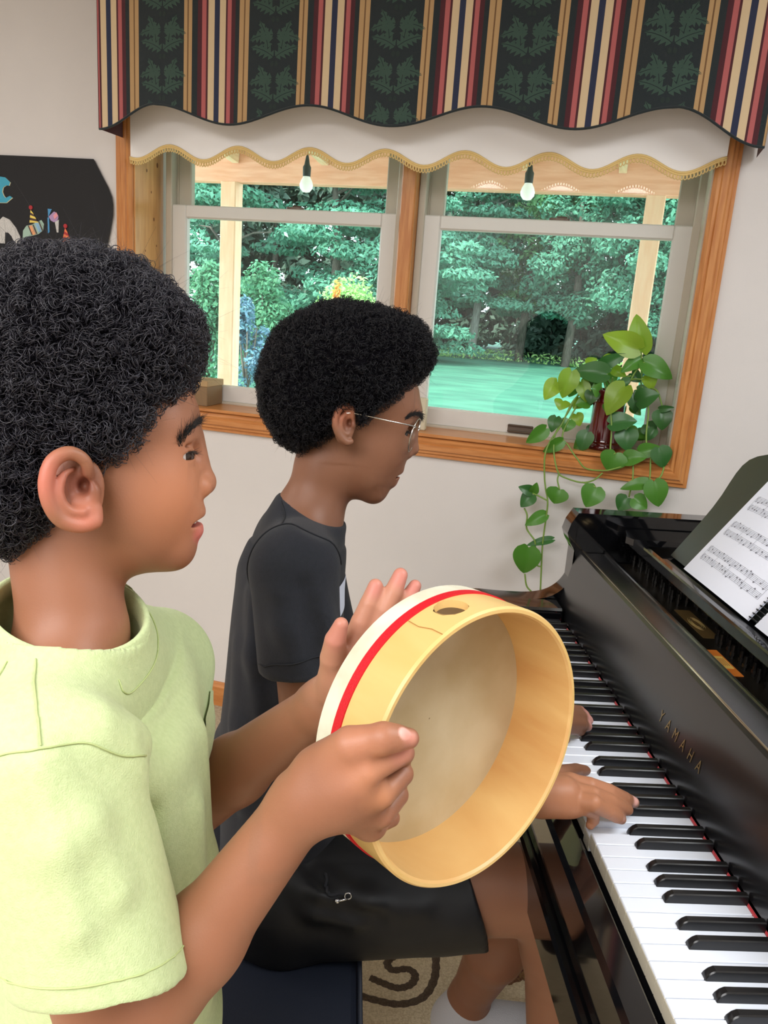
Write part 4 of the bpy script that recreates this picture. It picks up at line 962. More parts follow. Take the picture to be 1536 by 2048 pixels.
# ------------------------------------------------------------------ music book on the desk
PAPER = mat('music_paper', (228, 231, 244), .75); INK = mat('printed_notes', (112, 112, 122), .8); COIL = mat('spiral_wire', (20, 20, 22), .35)
bk = thing('music_book', (.33, .28, .93), label='white spiral bound sheet music book open on the piano music desk', category='music book'); KB = (.33, .28, .93)
def page(t, y, lift=0.): 
    k = .010*math.sin(PI*min(1, max(0, (y-.285)/.262)))+.004
    return np.array([.318, 0, .931])+DS*t+DN*(k+lift)+np.array([0, y, 0])
def page2(t, y, lift=0.): 
    k = .008*math.sin(PI*min(1, max(0, (.262-y)/.216)))+.004
    return np.array([.318, 0, .931])+DS*t+DN*(k+lift)+np.array([0, y, 0])
for nm, fn, ya, yb in (('left_page', page, .548, .288), ('right_page', page2, .264, .045)):
    m = MB(); m.grid(lambda u, v: fn(.285*v, ya+(yb-ya)*u), 24, 12); m.grid(lambda u, v: fn(.285*v, ya+(yb-ya)*u, -.003), 24, 12); P_ = m.build('page', PAPER, bk, KB, True, recalc=False)
    rs_ = random.Random(5)
    def hl(t, y0, y1, w_=.00045):
        N_ = 12
        for i in range(N_):
            a, b_ = y0+(y1-y0)*i/N_, y0+(y1-y0)*(i+1)/N_; m.add([fn(t-w_, a, .0004), fn(t-w_, b_, .0004), fn(t+w_, b_, .0004), fn(t+w_, a, .0004)], [(0, 1, 2, 3)])
    def vl(y, t0, t1, w_=.0004): m.add([fn(t0, y-w_, .0005), fn(t0, y+w_, .0005), fn(t1, y+w_, .0005), fn(t1, y-w_, .0005)], [(0, 1, 2, 3)])
    def note(t, y):
        m.add([fn(t+.0016*math.sin(a*PI/4), y+.0021*math.cos(a*PI/4), .0006) for a in range(8)], [tuple(range(8))])
    y0, y1 = ya-.020, yb+.016
    for s in range(4):
        tb = .036+.062*s; m = MB()
        for st_ in (0, .020):
            for l in range(5): hl(tb+st_+.0026*l, y0, y1, .00022)
            y = y0-.016
            while y > y1+.006:
                tt = tb+st_+.0026*rs_.uniform(-.5, 4.5); note(tt, y); vl(y-.0019, tt, tt+.009*(1 if tt < tb+st_+.005 else -1), .0003); y -= rs_.uniform(.008, .017)
            m.tube([fn(tb+st_-.002+.002*k, y0-.005-.0022*math.sin(k*1.2), .0006) for k in range(8)], .0003, 4)
        for k in range(5): vl(y0+(y1-y0)*k/4, tb, tb+.0305, .0003)
        m.build('staff_lines', INK, P_, KB, recalc=False)
m = MB()
for k in range(34):
    t = .006+.0082*k; c0 = page(t, .276, .0005)
    m.tube([c0+np.array([0, .0125*math.cos(a), 0])+DN*(.0065*math.sin(a))+DS*.0012*math.sin(a/2) for a in np.linspace(-.3, PI+.3, 10)], .00085, 5)
m.build('spiral_coil', COIL, bk, KB, True)

# ------------------------------------------------------------------ hand drum
WOODD = mat('maple_shell', (218, 178, 108), .32, noise=(5, (230, 192, 126), 6, (1, 1, 6)), spec=.4); WOODI = mat('maple_inside', (222, 182, 118), .4, noise=(6, (206, 156, 94), 6, (1, 1, 5)))
SKIN_D = mat('drum_skin', (204, 188, 156), .6, noise=(14, (186, 166, 128), 6)); SKIN_E = mat('drum_skin_edge', (226, 222, 204), .6, noise=(30, (206, 200, 174), 4)); RIB = mat('red_ribbon', (206, 8, 30), .6, bump=(900, .4))
DC = np.array([-.2286, -.3335, 1.0488]); DAX = np.array([.5947, -.8018, .0587]); DAX /= np.linalg.norm(DAX)
DE1 = np.cross(DAX, [0, 0, 1.]); DE1 /= np.linalg.norm(DE1); DE2 = np.cross(DAX, DE1)
DR, DH, DT = .1165, .0640, .0060
dr = thing('hand_drum', DC, label='round natural wood hand drum with a red ribbon held by the boy in green', category='drum')
def dp(r, a, h): return DC+DAX*h+r*(math.cos(a)*DE1+math.sin(a)*DE2)
def band(r0, h0, r1, h1, n=120): 
    m = MB(); return m
HA, HR, HH = math.radians(279.4), .0135, -.025       # thumb hole: angle, radius, depth from the open rim
m = MB(); NA = 180
hs = [0, -.0012, -.004]+[-.004-.0025*i for i in range(1, 25)]
def shell(rad, mi, close):
    hs_ = np.linspace(0, -DH, 31); idx = {}
    for i in range(NA):
        for j, h in enumerate(hs_):
            a = 2*PI*i/NA; da = ((a-HA+PI) % (2*PI)-PI)*DR; dh = h-HH; q = math.hypot(da, dh)
            if q < HR*1.45 and q > 1e-6:
                s = (HR+(HR*.45)*max(0, (q-HR*.6))/(HR*.85))/q if q > HR*.6 else HR/q
                a2, h2 = HA+da*s/DR, HH+dh*s
            else: a2, h2 = a, h
            rr = rad-(.0016 if (h > -.001 and not close) else 0)+(.0016 if (h > -.001 and close) else 0)
            idx[i, j] = len(m.v); m.v.append(tuple(dp(rr, a2, h2)))
    for i in range(NA):
        for j in range(30):
            i2 = (i+1) % NA; ac = 2*PI*(i+.5)/NA; hc = (hs_[j]+hs_[j+1])/2
            if math.hypot(((ac-HA+PI) % (2*PI)-PI)*DR, hc-HH) < HR*.62: continue
            m.f.append((idx[i, j], idx[i2, j], idx[i2, j+1], idx[i, j+1])); m.m.append(mi)
    return idx
io = shell(DR, 0, False); ii = shell(DR-DT, 1, True)
for i in range(NA): m.f.append((io[i, 0], io[(i+1) % NA, 0], ii[(i+1) % NA, 0], ii[i, 0])); m.m.append(0)
hb = [dp(DR+.0002, HA+HR*math.cos(t)/DR, HH+HR*math.sin(t)) for t in np.linspace(0, 2*PI, 33)[:-1]]; hi_ = [dp(DR-DT-.0002, HA+HR*math.cos(t)/DR, HH+HR*math.sin(t)) for t in np.linspace(0, 2*PI, 33)[:-1]]
m.add(hb+hi_, [(k, (k+1) % 32, 32+(k+1) % 32, 32+k) for k in range(32)], 0)
m.build('shell', [WOODD, WOODI], dr, DC, True, 35)
def ring(name, mt, r0, r1, h0, h1):
    m = MB(); prof = [(r0, h0), (r1, h0), (r1, h1), (r0, h1)]; n = 120
    v = [dp(r, 2*PI*i/n, h) for i in range(n) for r, h in prof]; F = [(i*4+k, i*4+(k+1) % 4, ((i+1) % n)*4+(k+1) % 4, ((i+1) % n)*4+k) for i in range(n) for k in range(4)]
    return m.add(v, F).build(name, mt, dr, DC, True, 40)
ring('ribbon', RIB, DR-.001, DR+.0013, -.0400, -.0485)
ring('skin_edge', SKIN_E, DR-.001, DR+.0010, -.0465, -.0650)
m = MB(); n = 96; rr = [0.0005, .03, .06, .09, .108, .1135, .1165, .1176]; hh = [-.0655, -.0655, -.0655, -.0655, -.0655, -.0652, -.0645, -.0630]
m.add([dp(r, 2*PI*i/n, h) for r, h in zip(rr, hh) for i in range(n)], [(j*n+i, j*n+(i+1) % n, (j+1)*n+(i+1) % n, (j+1)*n+i) for j in range(len(rr)-1) for i in range(n)])
m.add([dp(r, 2*PI*i/n, -.0637) for r in (.0005, .112) for i in range(n)], [(i, (i+1) % n, n+(i+1) % n, n+i) for i in range(n)])
m.build('drum_skin', SKIN_D, dr, DC, True, 40)
MB().tube([dp(DR+.0003, HA+.27, -.002), dp(DR+.0003, HA+.265, -.014), dp(DR+.0003, HA+.29, -.026), dp(DR+.0003, HA+.28, -.039)], .0004, 4).build('shell_seam', mat('glue_line', (170, 120, 60), .6), dr, DC)

# ================================================================== people
def skin_mat(name, spec=.35, rough=.48): return mat(name, (180, 120, 90), rough, sss=.12, spec=spec, attr='skin_colour', noise=(60, (236, 236, 236), 3), bump=(900, .05))
def skin(name):
    m = mat(name, (255, 255, 255), .46, sss=.10, spec=.35, attr='skin_colour', bump=(700, .06)); return m
def ecyl(s, c0, c1, r0, r1, R, T, k=.02, rnd=.02, op=1):
    """upright elliptical barrel between two levels; r = (half depth along R, half width along T)"""
    A = np.array(c0[:3], float); B = np.array(c1[:3], float); R = np.array(R, float); T = np.array(T, float)
    R[2] = 0; T[2] = 0; R /= np.linalg.norm(R); T /= np.linalg.norm(T); r0 = np.array(r0, float); r1 = np.array(r1, float)
    def f(P):
        t = np.clip((A[2]-P[..., 2])/(A[2]-B[2]), 0, 1)[..., None]; q = P-(A+(B-A)*t); r = r0+(r1-r0)*t
        ab = np.stack([q@R, q@T], -1); k0 = np.linalg.norm(ab/r, axis=-1); k1 = np.linalg.norm(ab/(r*r), axis=-1)+1e-9; d = k0*(k0-1)/k1
        h = np.maximum(P[..., 2]-A[2], B[2]-P[..., 2]); return smax(d, h, rnd)
    m = float(max(r0.max(), r1.max())); lo = np.minimum(A, B)-[m, m, 0]; hi = np.maximum(A, B)+[m, m, 0]
    s.p.append((f, lo, hi, k, op)); return s
def folds(s, lst, k=.03, op=1, depth=.8):
    # soft ridges (op 1) or grooves (op -1) that follow the cloth
    for a, b, r in lst:
        q = s.snap(np.array([a[:3], b[:3]]), 8); g = s.grad(q); rr = r*(a[3]+b[3])/2; off = -rr*depth if op > 0 else rr*depth
        m = s.snap((q[0]+q[1])[None]/2, 8)[0]; gm = s.grad(m[None])[0]
        s.cone(q[0]+g[0]*off, rr*.7, m+gm*off, rr, k, op); s.cone(m+gm*off, rr, q[1]+g[1]*off, rr*.6, k, op)
def bounds(s, pad=.01):
    lo = np.min([p[1] for p in s.p if p[1] is not None and p[4] > 0], 0)-pad; hi = np.max([p[2] for p in s.p if p[2] is not None and p[4] > 0], 0)+pad; return lo, hi
def add_s(dst, src, k=.006, op=1):
    lo, hi = bounds(src, 0); dst.custom(lambda P: src(P), lo, hi, k, op); return dst
def sdf_obj(name, s, h, mats, parent, base, disp=None, smooth=2):
    lo, hi = bounds(s); V, F = s.mesh(lo, hi, h, smooth)
    if disp is not None: V = V+vnormals(V, F)*disp(V)[:, None]
    return raw_mesh(name, V-np.array(base), F, mats, parent), V, F
def sample(V, F, n, rng, where=None):
    tri = V[F]; A = np.linalg.norm(np.cross(tri[:, 2]-tri[:, 0], tri[:, 3]-tri[:, 1]), axis=1)*.5; N = vnormals(V, F); C = tri.mean(1)
    if where is not None: A = A*where(C)
    i = rng.choice(len(F), n, p=A/A.sum()); u = rng.random((n, 2))[:, :, None]; q = F[i]
    P = (V[q[:, 0]]*(1-u[:, 0])+V[q[:, 1]]*u[:, 0])*(1-u[:, 1])+(V[q[:, 3]]*(1-u[:, 0])+V[q[:, 2]]*u[:, 0])*u[:, 1]
    return P, N[q[:, 0]]
HAIR = mat('black_hair', (14, 13, 16), 1., spec=.0); HAIRC = mat('black_curls', (43, 41, 49), .40, spec=.6)
EYE_W = mat('eye_white', (232, 226, 220), .2); IRIS = mat('eye_iris', (52, 34, 24), .1); LASH = mat('lashes', (20, 17, 16), .6); TOOTH = mat('teeth', (236, 230, 218), .25)
def eye(parent, base, c, r, look, name='eye'):
    c = np.array(c[:3]); look = np.array(look, float); look /= np.linalg.norm(look); u = np.cross(look, [0, 0, 1.]); u /= np.linalg.norm(u); v_ = np.cross(u, look); m = MB(); n = 14; V = []; F = []; M_ = []
    for i in range(n+1):
        th = PI*i/n
        for k in range(2*n): a = PI*k/n; V.append(c+r*(math.cos(th)*look+math.sin(th)*(math.cos(a)*u+math.sin(a)*v_)))
    for i in range(n):
        for k in range(2*n): F.append((i*2*n+k, (i+1)*2*n+k, (i+1)*2*n+(k+1) % (2*n), i*2*n+(k+1) % (2*n))); M_.append(1 if i < 4 else 0)
    m.v = [tuple(p) for p in V]; m.f = F; m.m = M_
    return m.build(name, [EYE_W, IRIS], parent, base, True)
def hairs(name, s, pts, n, L, rng, r, parent, base, mt, spread=.002, rise=.3, along=None):
    """short hairs along a line lying on a surface (brows, lashes)"""
    Q = spline(np.array([p[:3] for p in pts]), 8); i = rng.integers(0, len(Q)-1, n); t = rng.random(n)[:, None]; P = Q[i]*(1-t)+Q[i+1]*t
    P = s.snap(P+rng.normal(size=(n, 3))*spread); g = s.grad(P); d = Q[i+1]-Q[i]; d /= np.linalg.norm(d, axis=1)[:, None]
    if along is not None: d = d+np.array(along)[None]
    d = d-g*(d*g).sum(1)[:, None]; d /= np.linalg.norm(d, axis=1)[:, None]; P = P+g*.0002
    d = d+g*rise+rng.normal(size=(n, 3))*.18; V, F = strands(P, d, L*rng.uniform(.6, 1.2, n), rng, r)
    return raw_mesh(name, V-np.array(base), F, mt, parent)

# ------------------------------------------------------------------ the boy with the drum
FB = [(.9556, .2941, .0185), (-.0642, .1464, .9871), (.2877, -.9445, .1587)]
RT, UP, TW = (np.array(v) for v in FB)
BOYB = (-.53, -.29, .012)
boy = thing('person', BOYB, label='standing child with black curly hair in a pale lime green t-shirt holding a hand drum', category='person')
B = S(FB)
B.ell((-0.5519,-0.2934,1.2989,0.000374), (215, 205, 182), k=0)
B.ell((-0.4941,-0.2796,1.2837,0.000386), (66, 70, 118), k=.02)
B.ell((-0.4943,-0.2835,1.2628,0.000387), (64, 95, 104), k=.02)
B.ell((-0.5144,-0.2953,1.2325,0.000384), (120, 140, 132), k=.03)
B.ell((-0.5064,-0.3003,1.2064,0.000386), (105, 82, 98), k=.025)
B.ell((-0.4956,-0.3205,1.2396,0.000369), (74, 66, 52), k=.02); B.ell((-0.5096,-0.2639,1.2254,0.000404), (74, 66, 52), k=.02)
B.ell((-0.4798,-0.2995,1.1891,0.000390), (35, 35, 50), k=.015)
B.ell((-0.4763,-0.2897,1.2194,0.000391), (32, 46, 58), k=.012)
# nose
B.cone((-0.4719,-0.2768,1.2729,0.000391), 15, (-0.4616,-0.2807,1.2444,0.000393), 19, .012)
B.ell((-0.4609,-0.2817,1.2398,0.000393), (22, 21, 27), k=.006)
B.ell((-0.4629,-0.2942,1.2390,0.000386), (25, 20, 17), k=.005); B.ell((-0.4669,-0.2722,1.2337,0.000400), (25, 20, 17), k=.005); B.ell((-0.4696,-0.3027,1.2374,0.000380), (5, 20, 8), 12, k=.004, op=-1)
B.ell((-0.4613,-0.2897,1.2308,0.000390), (7, 5, 6), k=.003, op=-1)
# mouth
B.ell((-0.4665,-0.2879,1.2192,0.000392), (17, 13, 40), -12, k=.005)
B.ell((-0.4674,-0.2925,1.2037,0.000392), (19, 14, 36), 10, k=.005)
B.ell((-0.4701,-0.2910,1.2104,0.000392), (38, 8, 62), 12, k=.002, op=-1)
# eye: socket, lids, slit
B.ell((-0.4649,-0.3015,1.2668,0.000377), (22, 18, 24), k=.010, op=-1)
B.ell((-0.4747,-0.3043,1.2652,0.000375), (29, 27, 30), k=.004); B.ell((-0.4844,-0.2572,1.2557,0.000405), (29, 27, 30), k=.004)
B.ell((-0.4665,-0.3121,1.2672,0.000370), (34, 7.5, 24), 7, k=.002, op=-1); B.ell((-0.4707,-0.3136,1.2743,0.000368), (30, 3, 12), 14, k=.003, op=-1)
# ear
B.ell((-0.5324,-0.3676,1.2484,0.000337), (56, 76, 16), -14, k=.008)
B.ell((-0.5247,-0.3737,1.2365,0.000336), (36, 32, 15), 0, k=.006)
B.chain([((-0.5228,-0.3700,1.2564,0.000335), 9), ((-0.5234,-0.3713,1.2703,0.000332), 12), ((-0.5321,-0.3760,1.2770,0.000328), 14), ((-0.5409,-0.3823,1.2723,0.000325), 15), ((-0.5440,-0.3873,1.2600,0.000323), 15), ((-0.5422,-0.3891,1.2462,0.000324), 14), ((-0.5360,-0.3869,1.2342,0.000328), 14), ((-0.5259,-0.3806,1.2289,0.000333), 14), ((-0.5177,-0.3732,1.2301,0.000337), 13)], .005, 5)
B.chain([((-0.5318,-0.3719,1.2655,0.000332), 4), ((-0.5361,-0.3786,1.2619,0.000329), 8), ((-0.5366,-0.3837,1.2509,0.000327), 10), ((-0.5312,-0.3833,1.2410,0.000329), 10), ((-0.5238,-0.3794,1.2384,0.000332), 9)], .004, 5)
B.ell((-0.5239,-0.3830,1.2535,0.000328), (24, 34, 22), -10, k=.005, op=-1)
B.ell((-0.5248,-0.3722,1.2544,0.000334), (12, 15, 26), 0, k=.004, op=-1)
B.ell((-0.5183,-0.3702,1.2499,0.000336), (11, 17, 10), 0, k=.004)
# neck, trunk
B.cone((-0.5631,-0.3138,1.2048,0.000376), 98, (-0.5479,-0.3316,1.1364,0.000376), 104, .02)
B.cone((-0.5618,-0.2900,1.1008,0.000406), 95, (-0.5365,-0.4300,1.0911,0.000324), 130, .03); B.cone((-0.5652,-0.2800,1.0961,0.000413), 95, (-0.5358,-0.1500,1.0178,0.000505), 100, .03)
TC0 = (-0.5406,-0.2900,1.0526,0.000415); TC1 = (-0.5463,-0.2800,0.7084,0.000474)
ecyl(B, TC0, TC1, (.058, .100), (.076, .118), RT, TW, .03)
HIPZ = .66
ecyl(B, (TC1[0], TC1[1], TC1[2]+.02), (TC1[0], TC1[1], HIPZ-.06), (.076, .118), (.080, .120), RT, TW, .03)
# right arm and gripping hand
E1 = (-0.4847,-0.4450,0.8724,0.000351); W1 = (-0.3667,-0.4250,1.0560,0.000338)
B.cone((-0.5365,-0.4350,1.0833,0.000322), 112, E1, 104, .02); B.cone(E1, 98, (-0.4326,-0.4350,0.9523,0.000346), 84, .015); B.cone((-0.4326,-0.4350,0.9523,0.000346), 84, W1, 62, .015)
B.ell((-0.3507,-0.4300,1.0701,0.000334), (84, 78, 56), 30, k=.015)
B.cone(W1, 58, (-0.3363,-0.4340,1.0809,0.000330), 66, .015); B.cone((-0.3388,-0.4280,1.0655,0.000336), 60, (-0.3216,-0.4150,1.0376,0.000349), 38, .012)
for mc, pp, dp_, tp, r in (((-0.3249,-0.4460,1.0955,0.000321), (-0.3026,-0.4320,1.1013,0.000329), (-0.3007,-0.3980,1.0751,0.000354), (-0.3056,-0.3720,1.0503,0.000373), 25), ((-0.3149,-0.4400,1.0747,0.000328), (-0.3012,-0.4240,1.0806,0.000337), (-0.3003,-0.3920,1.0551,0.000361), (-0.3065,-0.3700,1.0319,0.000377), 25), ((-0.3130,-0.4300,1.0526,0.000338), (-0.3018,-0.4150,1.0583,0.000346), (-0.3014,-0.3860,1.0345,0.000367), (-0.3075,-0.3680,1.0154,0.000381), 23), ((-0.3176,-0.4180,1.0351,0.000347), (-0.3045,-0.4070,1.0342,0.000355), (-0.3050,-0.3820,1.0146,0.000373), (-0.3102,-0.3700,1.0036,0.000382), 19)):
    B.cone((-0.3439,-0.4320,1.0736,0.000332), 50, mc, r*1.04, .010); B.chain([(mc, r*1.06), (pp, r*.93), (dp_, r*.88), (tp, r*.78)], .0009)
B.chain([((-0.3565,-0.4250,1.0817,0.000335), 50), ((-0.3380,-0.4400,1.1103,0.000322), 38), ((-0.3178,-0.4440,1.1183,0.000319), 30), ((-0.3081,-0.4430,1.1185,0.000320), 27), ((-0.3005,-0.4410,1.1174,0.000321), 21)], .009)
B.ell((-0.3170,-0.4460,1.1199,0.000317), (28, 28, 26), k=.006)
# left arm and open hand behind the drum skin
E2 = (-0.5227,-0.1400,0.8312,0.000540); W2 = (-0.3589,-0.2550,1.0375,0.000444)
B.cone((-0.5370,-0.1450,1.0098,0.000509), 95, E2, 80, .02); B.cone(E2, 76, (-0.4428,-0.1900,0.9279,0.000498), 66, .015); B.cone((-0.4428,-0.1900,0.9279,0.000498), 66, W2, 50, .015)
B.cone(W2, 46, (-0.3413,-0.2800,1.0831,0.000423), 42, .012); B.cone((-0.3413,-0.2800,1.0831,0.000423), 42, (-0.3254,-0.2800,1.0990,0.000421), 36, .012); B.cone(W2, 42, (-0.3155,-0.2750,1.0796,0.000427), 36, .012)
B.chain([((-0.3378,-0.2800,1.0947,0.000421), 32), ((-0.3306,-0.2780,1.1282,0.000417), 21), ((-0.3249,-0.2750,1.1438,0.000417), 19), ((-0.3203,-0.2700,1.1582,0.000418), 15)], .005)
B.chain([((-0.3254,-0.2780,1.0990,0.000422), 30), ((-0.3123,-0.2740,1.1379,0.000419), 21), ((-0.3051,-0.2680,1.1521,0.000420), 19), ((-0.2995,-0.2620,1.1663,0.000422), 15)], .005)
B.chain([((-0.3132,-0.2720,1.0969,0.000426), 28), ((-0.2978,-0.2680,1.1336,0.000423), 19), ((-0.2911,-0.2620,1.1461,0.000425), 17), ((-0.2860,-0.2580,1.1558,0.000426), 13)], .005)
B.chain([((-0.3030,-0.2680,1.0886,0.000430), 24), ((-0.2866,-0.2620,1.1161,0.000430), 18), ((-0.2804,-0.2580,1.1287,0.000431), 15)], .005)
B.chain([((-0.3480,-0.2780,1.0654,0.000426), 34), ((-0.3518,-0.2940,1.1028,0.000411), 27), ((-0.3510,-0.3000,1.1210,0.000404), 22), ((-0.3473,-0.3020,1.1355,0.000401), 15)], .006)
# legs
for sg in (1, -1):
    hx = np.array(TC1[:3])+TW*.068*sg; hx[2] = HIPZ; kx = hx+np.array([.01, 0, -.30]); ax_ = kx+np.array([-.02, 0, -.265])
    B.cone(hx, .068, kx, .046, .02); B.cone(kx, .046, ax_, .030, .02); B.cone(ax_+[0, 0, -.045], .030, ax_+RT*.10+[0, 0, -.055], .024, .015)
SKIN1 = skin('skin_warm_brown')
lo, hi = bounds(B)
h0 = np.array((-0.5451,-0.2920,1.2936,0.000376)[:3]); 
headr = (h0+[-.12, -.14, -.19], h0+[.12, .14, .10], .00125)
fist = np.array((-0.3307,-0.4200,1.0720,0.000340)[:3]); palm = np.array((-0.3222,-0.2750,1.1161,0.000421)[:3])
V, F = merge_regions(B, [headr, (fist+[-.07, -.055, -.06], fist+[.07, .075, .065], .0011), (palm+[-.06, -.045, -.07], palm+[.07, .045, .07], .0013), (lo, hi, .0032)])
bo = raw_mesh('body', V-np.array(BOYB), F, SKIN1, boy)
LIP = (196, 116, 106)
zb = [((-0.4652,-0.2884,1.2165,0.000393), .011, (164, 92, 80), .006), ((-0.4659,-0.2922,1.2037,0.000392), .0125, (200, 104, 104), .005), ((-0.4660,-0.3039,1.2070,0.000385), .008, (194, 100, 100), .005),
      ((-0.5263,-0.3705,1.2546,0.000335), .010, (120, 66, 50), .012), ((-0.4730,-0.3154,1.2398,0.000372), .03, (190, 126, 92), .04), ((-0.5437,-0.3881,1.2608,0.000323), .016, (188, 112, 92), .02), ((-0.5229,-0.3775,1.2324,0.000334), .012, (190, 116, 94), .016),  # darkest zone is shade of the ear hollow put into the skin colour
      ((-0.3030,-0.4485,1.1262,0.000315), .0052, (226, 176, 166), .0014), ((-0.2985,-0.4500,1.1238,0.000315), .006, (206, 138, 122), .006), ((-0.3057,-0.4400,1.1100,0.000323), .010, (196, 130, 112), .010),
      ((-0.3242,-0.4560,1.1012,0.000314), .012, (184, 126, 90), .016), ((-0.3138,-0.4520,1.0803,0.000320), .011, (180, 122, 88), .016), ((-0.3316,-0.4500,1.1095,0.000316), .02, (180, 122, 94), .03),
      (palm, .07, (188, 132, 108), .03), ((-0.3509,-0.3100,1.1297,0.000397), .014, (196, 130, 112), .012), ((-0.3207,-0.2800,1.1605,0.000411), .009, (198, 128, 114), .008), ((-0.3000,-0.2700,1.1677,0.000417), .009, (198, 128, 114), .008), ((-0.2867,-0.2650,1.1574,0.000422), .009, (198, 128, 114), .008)]
paint(bo, V, (152, 102, 77), zb)
eye(boy, BOYB, (-0.4746,-0.3048,1.2653,0.000375), .0100, RT+TW*.45)
rngb = np.random.default_rng(5)
hairs('eyebrow', B, [(-0.4729,-0.3238,1.2778,0.000361), (-0.4703,-0.3158,1.2847,0.000365), (-0.4669,-0.3040,1.2898,0.000372), (-0.4653,-0.2850,1.2910,0.000383)], 300, .0075, rngb, .00020, boy, BOYB, LASH, .0013, .16, along=-RT*.9-UP*.2)
hairs('eyelashes', B, [(-0.4684,-0.3138,1.2708,0.000369), (-0.4660,-0.3074,1.2694,0.000373), (-0.4645,-0.3014,1.2669,0.000377)], 34, .0055, rngb, .00022, boy, BOYB, LASH, .0005, .5, along=RT*1.2+UP*.3)
MB().box(-.003, .003, -.009, .009, -.0016, .0016, bev=.0008).build('teeth', TOOTH, boy, np.array(BOYB)-np.array((-0.4673,-0.2898,1.2127,0.000392)[:3]))
# hair
HS = S(FB)
HS.ell((-0.5556,-0.2911,1.3291,0.000370), (232, 222, 225), k=0)
HS.ell((-0.5045,-0.2752,1.3435,0.000379), (98, 112, 180), k=.02)
HS.ell((-0.5922,-0.3165,1.2533,0.000366), (110, 180, 190), k=.03)
HS.ell((-0.5218,-0.3278,1.2891,0.000356), (130, 110, 100), k=.02); HS.ell((-0.5441,-0.2521,1.2764,0.000403), (130, 110, 100), k=.02)
HS.plane((-0.4734,-0.2712,1.3131,0.000388), RT*.745-UP*.667+TW*.12, .012)
HS.ell((-0.5240,-0.3851,1.2496,0.000327), (76, 92, 95), -12, k=.008, op=-1)
HS.ell((-0.5359,-0.3173,1.1799,0.000378), (120, 110, 260), 0, k=.01, op=-1)
def lump(sc, am):
    r_ = np.random.default_rng(3); Ks = r_.normal(size=(14, 3)); Ks /= np.linalg.norm(Ks, axis=1)[:, None]; Ks *= r_.uniform(.7, 1.8, 14)[:, None]/sc; ph = r_.uniform(0, 6.28, 14)
    return lambda V: am*np.sin(V@Ks.T+ph).sum(1)/4
def drape(sv, sh, am, seed):
    # cloth folds: long along one direction, short across it
    r_ = np.random.default_rng(seed); Ks = r_.normal(size=(10, 3)); Ks /= np.linalg.norm(Ks, axis=1)[:, None]; Ks *= r_.uniform(.6, 1.6, 10)[:, None]/np.array([sh, sh, sv]); ph = r_.uniform(0, 6.28, 10)
    Ks = Ks[:4]; ph = ph[:4]; wt = np.array([1, .8, .6, .5])
    return lambda V: am*((np.abs(np.sin(V@Ks.T*.5+ph))*wt).sum(1)/1.6-.95)
ho, HV, HF = sdf_obj('hair', HS, .0022, HAIR, boy, BOYB, disp=lambda V: lump(.006, .0022)(V)-.004)
P_, N_ = sample(HV, HF, 21000, rngb)
keep = B(P_) > -.004; P_, N_ = P_[keep], N_[keep]
V, F = curls(P_, N_, rngb, rc=(.0020, .0052), turns=(.8, 2.0), rs=.00030, lift=(0., .0065), npts=18)
raw_mesh('curls', V-np.array(BOYB), F, HAIRC, ho)
P_, N_ = sample(HV, HF, 2600, rngb); keep = B(P_) > -.002; P_, N_ = P_[keep], N_[keep]
V, F = strands(P_, N_+rngb.normal(size=P_.shape)*.8, rngb.uniform(.008, .022, len(P_)), rngb, .00013, npts=7, bend=rngb.normal(size=P_.shape)*.7)
raw_mesh('flyaway_hairs', V-np.array(BOYB), F, HAIRC, ho)
# t-shirt
LIME = mat('lime_jersey', (200, 214, 160), .92, noise=(240, (192, 207, 152), 3), bump=(850, .3), sheen=.15); LIME_S = mat('lime_stitching', (184, 198, 136), .9)
TS = S(FB)
ecyl(TS, (-0.5393,-0.2900,1.0595,0.000414), (-0.5444,-0.2800,0.7084,0.000474), (.074, .125), (.100, .150), RT, TW, 0, .03)
ecyl(TS, (TC1[0], TC1[1], TC1[2]+.03), (TC1[0], TC1[1], .60), (.100, .150), (.105, .155), RT, TW, .02, .006)
TS.ell((-0.5335,-0.2900,0.9777,0.000427), (.095, .150, .130), k=.03)
TS.cone((-0.5620,-0.2900,1.0919,0.000408), 112, (-0.5365,-0.4300,1.0892,0.000324), 150, .035); TS.cone((-0.5634,-0.2800,1.0872,0.000414), 112, (-0.5357,-0.1400,1.0102,0.000512), 120, .035)
TS.cone((-0.5462,-0.2900,1.0794,0.000410), 118, (-0.5095,-0.2000,0.9747,0.000482), 90, .04)
sl_ = S(FB); sl_.cone((-0.5359,-0.4400,1.0810,0.000320), 148, (-0.4863,-0.4780,0.9471,0.000319), 158, 0); sl_.cone((-0.5163,-0.4300,1.0700,0.000328), 106, (-0.4861,-0.4450,0.9507,0.000339), 100, .03)
HN = (-0.4861,-0.4780,0.9569,0.000318); SHD = (-0.5359,-0.4400,1.0810,0.000320); axs = np.array(HN[:3])-np.array(SHD[:3]); axs /= np.linalg.norm(axs)
sl_.plane(HN, axs-RT*.34, .004)
inn_ = S(FB); inn_.cone(np.array(HN[:3])-axs*.07, .034, np.array(HN[:3])+axs*.03, .0395, 0)
add_s(TS, sl_, .010)
add_s(TS, inn_, .003, -1)
